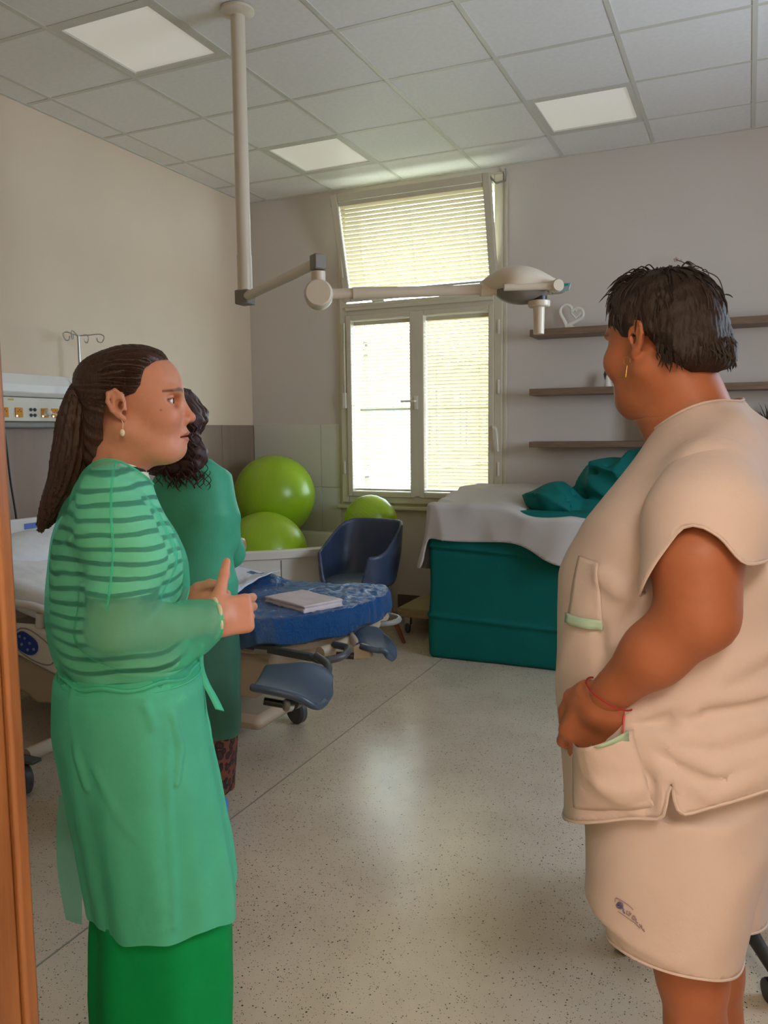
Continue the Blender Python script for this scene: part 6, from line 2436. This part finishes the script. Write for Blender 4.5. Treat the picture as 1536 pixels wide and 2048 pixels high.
# shorts
tabh = [(1380, 1610, 1180, .195, 0, 2.4), (1590, 1590, 1195, .20, 0, 2.4), (1650, 1550, 1204, .205, 0, 2.5), (1720, 1500, 1208, .205, 0, 2.6)]
hip2 = Loft(W2.rows(tabh))
ra, rb_ = L2(1356, 1690, .105), L2(1352, 1900, .105)


def legtube(P, a, b2, ax0, ax1, by0, by1):
    t = np.clip((a[2] - P[:, 2]) / (a[2] - b2[2]), 0, 1.2)
    c = a[None] * (1 - t[:, None]) + b2[None] * t[:, None]
    A_ = ax0 + (ax1 - ax0) * t
    B_ = by0 + (by1 - by0) * t
    k = (np.abs((P[:, 0] - c[:, 0]) / A_) ** 2.5 + np.abs((P[:, 1] - c[:, 1]) / B_) ** 2.5) ** 0.4
    return ((k - 1) * np.minimum(A_, B_)).astype(np.float32)




def shorts_fn(P):
    d = np.maximum(hip2(P, cap=False), hip2.z[0] - 0.02 - P[:, 2])
    d = smin(d, np.maximum(legtube(P, ra, rb_, .108, .090, .108, .096), P[:, 2] - 0.92), 0.03)
    d = smin(d, np.maximum(legtube(P, fa, fb, .110, .094, .105, .095), P[:, 2] - 0.92), 0.03)
    f = 0.004 * wob(P, 12, 81) + 0.005 * (ridge(P, (6, 4, 7), 82) - .4) + creases(P, [[L2(1312, 1640, .23), L2(1312, 1760, .235), L2(1318, 1900, .235)]], 0.004, 0.004)
    return d - f


def shorts_cut(V):
    hz_ = 0.655 + 0.05 * np.clip(V[:, 1] / 0.2, -1, 1)
    return np.minimum(V[:, 2] - hz_, 1.055 - V[:, 2])


V_, F_ = polygonise(shorts_fn, (-0.36, -0.33, 0.58), (0.34, 0.33, 1.09), 0.0062)
V_, F_ = cut(V_, F_, shorts_cut, 0.0062)
so_ = obj('shorts', (V_, F_), M_tunic, p2, normals=False, solid=0.002)
hem_rolls(V_, F_, 0.0024, M_tunic, so_)


def on_shorts(u, v, gap=0.0015):
    p = L2(u, v, .18)
    for _ in range(3):
        ys_ = np.linspace(0.40, 0.0, 400)
        d = shorts_fn(np.stack([np.full(400, p[0]), ys_, np.full(400, p[2])], 1).astype(np.float32))
        y = ys_[int(np.argmax(d < gap))]
        p = L2(u, v, y)
    return p


def stitch(name, strokes, r, m):
    b = B()
    for st_ in strokes:
        b.tube(spline([on_shorts(u, v) for u, v in st_], 4 * len(st_)), r, 5)
    return obj(name, b, m, so_)


M_thread = mat('grey_blue_thread', (92, 92, 128), 0.7)
M_thread2 = mat('faded_violet_thread', (142, 122, 132), 0.7)
em = stitch('embroidered_emblem', [[(1233, 1811), (1237, 1806), (1242, 1806), (1245, 1810), (1240, 1813), (1234, 1812), (1236, 1815), (1242, 1817), (1246, 1815)], [(1237, 1809), (1243, 1808), (1246, 1813)]], 0.0012, M_thread)
stitch('embroidered_letter', [[(1247, 1818), (1247, 1823), (1250, 1827)]], 0.0010, M_thread)
stitch('embroidered_letter', [[(1254, 1822), (1253, 1828), (1256, 1830), (1259, 1832)]], 0.0008, M_thread2)
stitch('embroidered_letter', [[(1259, 1823), (1258, 1828), (1262, 1827), (1260, 1831)]], 0.0007, M_thread2)
stitch('embroidered_letter', [[(1265, 1833), (1264, 1837), (1268, 1840)], [(1266, 1831), (1270, 1834), (1270, 1841)]], 0.0008, M_thread2)
stitch('embroidered_letter', [[(1272, 1838), (1272, 1844), (1276, 1846)]], 0.0008, M_thread2)
stitch('embroidered_letter', [[(1279, 1848), (1281, 1853), (1284, 1856), (1283, 1850)]], 0.0007, M_thread2)
stitch('embroidered_letter', [[(1284, 1858), (1287, 1862)], [(1287, 1858), (1289, 1864)]], 0.0007, M_thread2)
stitch('embroidered_frame', [[(1230, 1804), (1232, 1796), (1240, 1800), (1252, 1807), (1262, 1815), (1266, 1820)], [(1236, 1823), (1248, 1831), (1262, 1841), (1272, 1848), (1280, 1857)]], 0.0006, M_thread2)
for s in (-1, 1):
    an_ = np.array([kneeL[0] - 0.03, 0.115, 0.09]) if s > 0 else np.array([L2(1425, 1950, -.10)[0] - 0.03, -.115, 0.09])
    V_, F_ = polygonise(lambda P: smax(smin(S_ell(P, an_ + (0.055, 0, -.045), (0.135, 0.046, 0.05)), S_ell(P, an_ + (-0.015, 0, -.035), (0.06, 0.042, 0.05)), 0.03), -P[:, 2] + 0.002, 0.008), an_ - (0.12, 0.08, 0.1), an_ + (0.24, 0.08, 0.08), 0.008)
    obj('shoe', (V_, F_), M_white, p2, normals=False)

# ------------------------------------------------------------------ 3. woman seen from behind in the darker green gown
W3 = Frame(376, 1100, 2.86, +1, turn=68)
L3 = lambda u, v, x=0.0: None
p3 = thing('person', 'person with dark curly hair in dark green gown seen from behind', 'person', W3.o, W3.ang, local=True)


def M3(u, v):
    """photo point on the frontal plane of the woman seen from behind: (local y, z)"""
    d = ray(u, v)
    t = ((W3.o - np.array([0, 0, H])) @ W3.X) / (d @ W3.X)
    q = np.array([0, 0, H]) + d * t - W3.o
    return q @ W3.Y, q[2]


def rows3(tab):
    out = []
    for v, ul, ur, a in tab:
        y0, z0 = M3(ul, v)
        y1, z1 = M3(ur, v)
        out.append([(z0 + z1) / 2, -a, a, abs(y1 - y0) / 2, (y0 + y1) / 2, 2.4])
    return out


tab3 = [(915, 352, 420, .050), (932, 330, 438, .075), (955, 312, 458, .095), (990, 303, 469, .11), (1040, 300, 471, .115), (1075, 302, 466, .115), (1120, 304, 464, .11), (1180, 302, 469, .115), (1260, 300, 473, .13), (1330, 300, 476, .14), (1400, 302, 477, .14), (1490, 306, 474, .14)]
torso3 = Loft(rows3(tab3))
y_h, z_h = M3(352, 845)
HC3 = np.array([0.02, y_h, z_h])


def curls(P, s):
    return 0.012 * wob(P, 38, 91, 6) + 0.007 * wob(P, 90, 92, 6)


def hair3(P):
    d = S_ell(P, HC3 + (0.0, 0, 0.015), (0.095, 0.098, 0.105))
    for (u, v, r) in ((372, 830, .075), (378, 870, .07), (385, 905, .065), (350, 890, .085), (330, 915, .07), (395, 925, .04), (360, 935, .05)):
        y, z = M3(u, v)
        d = smin(d, S_ell(P, (-0.055, y, z), (0.055, r, r)), 0.03)
    return d - curls(P, 1)


M_hair3 = hair_mat('dark_curly_hair', (56, 27, 23), 0.45, (30, 30, 30))
V_, F_ = polygonise(hair3, HC3 - (0.2, 0.25, 0.25), HC3 + (0.2, 0.25, 0.2), 0.0062)
hr3 = obj('hair', (V_, F_), M_hair3, p3, normals=False)
sb = B()
rg = random.Random(23)
for k in range(90):
    u0, v0 = rg.uniform(345, 408), rg.uniform(800, 935)
    if u0 > 395 and v0 < 840:
        u0 -= 25
    y, z = M3(u0, v0)
    x0 = -0.10 + rg.uniform(-0.01, 0.03)
    ln = rg.uniform(0.04, 0.10)
    ph, rr = rg.uniform(0, 6.28), rg.uniform(0.006, 0.012)
    pts = [np.array([x0 - 0.01 + rr * math.cos(ph + 26 * s * ln * 10 / 1.0 * 0.35), y + rr * math.sin(ph + 9 * s) + (0.02 if u0 > 385 else 0) * -s, z - ln * s]) for s in np.linspace(0, 1, 14)]
    sb.tube(pts, [0.0032] * 12 + [0.002, 0.0006], 5, caps=False)
for k in range(26):
    u0, v0 = rg.uniform(340, 440), rg.uniform(925, 950)
    y, z = M3(u0, v0)
    ph = rg.uniform(0, 6.28)
    pts = [np.array([-0.108 - 0.006 * s, y + 0.012 * math.sin(ph + 5 * s), z - 0.05 * s]) for s in np.linspace(0, 1, 12)]
    sb.tube(pts, [0.0016] * 10 + [0.001, 0.0004], 4, caps=False)
set_tags(obj('loose_curls', sb, M_hair3, hr3), kind='stuff')
shy = M3(462, 968)[0]
syn = M3(308, 968)[0]
y3c = (shy + syn) / 2
arm3 = {}
for s, ysh in ((-1, shy), (1, syn)):
    arm3[s] = [np.array([0.0, ysh - (0.055 * np.sign(ysh - y3c)), M3(460, 985)[1]]), np.array([0.04, ysh - 0.050 * np.sign(ysh - y3c), M3(460, 1080)[1]]), np.array([0.16, ysh - 0.07 * np.sign(ysh - y3c), M3(460, 1120)[1]]), np.array([0.28, ysh - 0.10 * np.sign(ysh - y3c), M3(460, 1105)[1]])]


def body3(P):
    d = torso3(P, -0.025)
    d = smin(d, S_ell(P, HC3, (0.092, 0.074, 0.10)), 0.02)
    d = smin(d, S_ell(P, HC3 + (0.045, 0, -0.05), (0.05, 0.052, 0.06)), 0.03)
    d = smin(d, S_cone(P, HC3 + (-0.01, 0, -0.06), (-0.01, (HC3[1] + y3c) / 2, torso3.z[-1] - 0.02), 0.052, 0.058), 0.03)
    d = smin(d, S_ell(P, HC3 + (0.098, 0, -0.03), (0.014, 0.012, 0.018)), 0.012)
    for s in (-1, 1):
        d = smin(d, S_chain(P, arm3[s], [0.045, 0.04, 0.036, 0.026], 0.03), 0.02)
        a = np.array([0, y3c + 0.055 * s, 0.7])
        e = S_chain(P, [a, (0.01, y3c + 0.055 * s, 0.46), (-0.06, y3c + 0.02 + 0.05 * s, 0.08)], [0.06, 0.05, 0.036], 0.03)
        e = smin(e, S_cone(P, (-0.10, y3c + 0.02 + 0.05 * s, 0.04), (0.05, y3c + 0.02 + 0.055 * s, 0.03), 0.032, 0.025), 0.03)
        d = smin(d, e, 0.02)
    return d


hands3 = []
for s in (-1, 1):
    hands3.append((lambda P, s=s: hand_field(P, arm3[s][3], (0.9, 0.1 * -s, -0.1), (0.1, 0, -1), s < 0, (20, 25, 15), [(0.018, 0.030, 0.004), (0.045, 0.048, 0.012), (0.075, 0.05, 0.016), (0.095, 0.048, 0.02)], 0.95), arm3[s][3] - (0.06, 0.1, 0.1), arm3[s][3] + (0.22, 0.1, 0.1), 0.005))
V_, F_ = joined([(body3, (-0.2, y3c - 0.3, -0.01), (0.36, y3c + 0.3, HC3[2] + 0.14), 0.008)] + hands3)
bo = obj('body', (V_, F_), M_skin, p3, normals=False)
colour_attr(bo, np.tile(np.array(lin((206, 146, 116))), (len(V_), 1)))
M_gown3 = cloth('dark_sheer_green_nonwoven', (84, 190, 154), transp=0.08, transl=0.22, rough=0.45, var=0.05, bump=0.35, wr=16, wdist=0.010)
M_gown3s = cloth('smoky_green_nonwoven', (78, 136, 114), transp=0.30, transl=0.25, rough=0.5, var=0.08, bump=0.3, wr=16)


def gown3(P):
    d = torso3(P, 0.0)
    for s in (-1, 1):
        d = smin(d, S_chain(P, arm3[s], [0.060, 0.062, 0.058, 0.040], 0.03), 0.02)
    z = P[:, 2]
    f = 0.005 * wob(P, 16, 101) + 0.014 * (ridge(P, (9, 8, 12), 102) - 0.45) * np.clip((P[:, 1] * -1 + y3c + 0.02) / 0.08, 0.15, 1)
    return d - f


z_mid = M3(400, 1218)[1]
z_hem3 = M3(455, 1452)[1]
V_, F_ = polygonise(gown3, (-0.22, y3c - 0.32, z_mid - 0.05), (0.36, y3c + 0.32, torso3.z[-1] + 0.02), 0.0075)


def g3cut(V):
    c = S_ell(V, (0.0, HC3[1] * 0.6 + y3c * 0.4, torso3.z[-1] - 0.0), (0.07, 0.075, 0.03))
    c = np.minimum(c, V[:, 2] - z_mid)
    return np.minimum(c, np.where((V[:, 0] > 0.15), 0.275 - V[:, 0], 1.0))


V_, F_ = cut(V_, F_, g3cut, 0.0075)
g3 = obj('gown', (V_, F_), M_gown3, p3, normals=False)
V_, F_ = polygonise(lambda P: torso3(P, 0.002) - 0.006 * np.sin(np.arctan2(P[:, 0], P[:, 1] - y3c) * 6) * np.clip((1.0 - P[:, 2]) / 0.4, 0, 1) - 0.003 * wob(P, 14, 104), (-0.24, y3c - 0.28, z_hem3 - 0.06), (0.24, y3c + 0.28, z_mid + 0.05), 0.0075)
V_, F_ = cut(V_, F_, lambda V: np.minimum(V[:, 2] - z_hem3 - 0.10 * np.clip((V[:, 1] - y3c) / 0.15, -1, 1) * 0.25, z_mid + 0.008 - V[:, 2]), 0.0075)
obj('gown_skirt', (V_, F_), M_gown3s, g3, normals=False)
# leopard print skirt
s = NT('leopard_print')
vec = s.coords()
vo = s.n('ShaderNodeTexVoronoi', i_Scale=38.0)
s.l(vec, vo.inputs['Vector'])
s.l(s.ramp(vo.outputs['Distance'], [(0.0, lin((58, 26, 18))), (0.28, lin((60, 28, 20))), (0.34, lin((22, 10, 10))), (0.50, lin((24, 10, 10))), (0.56, lin((104, 54, 36)))]), s.b.inputs['Base Color'])
s.b.inputs['Roughness'].default_value = 0.8
tab3s = [(1230, 306, 466, .12), (1400, 308, 470, .13), (1500, 312, 470, .13), (1580, 320, 464, .125)]
sk3 = Loft(rows3(tab3s))
V_, F_ = polygonise(lambda P: sk3(P) - 0.004 * wob(P, 16, 111), (-0.2, y3c - 0.26, sk3.z[0] - 0.03), (0.2, y3c + 0.26, sk3.z[-1] + 0.02), 0.008)
obj('skirt', (V_, F_), s.m, p3, normals=False)
M_cover = mat('blue_shoe_cover', (70, 140, 214), 0.4, bump=0.5, bscale=90, bdist=0.004)
for s_ in (-1, 1):
    c3_ = np.array([-0.03, y3c + 0.02 + 0.053 * s_, 0.05])
    V_, F_ = polygonise(lambda P: smax(smin(S_ell(P, c3_, (0.145, 0.056, 0.055)), S_ell(P, c3_ + (-0.06, 0, 0.03), (0.06, 0.054, 0.06)), 0.03) - 0.003 * wob(P, 60, 5), 0.002 - P[:, 2], 0.006), c3_ - (0.2, 0.1, 0.08), c3_ + (0.2, 0.1, 0.12), 0.008)
    obj('shoe_cover', (V_, F_), M_cover, p3, normals=False)
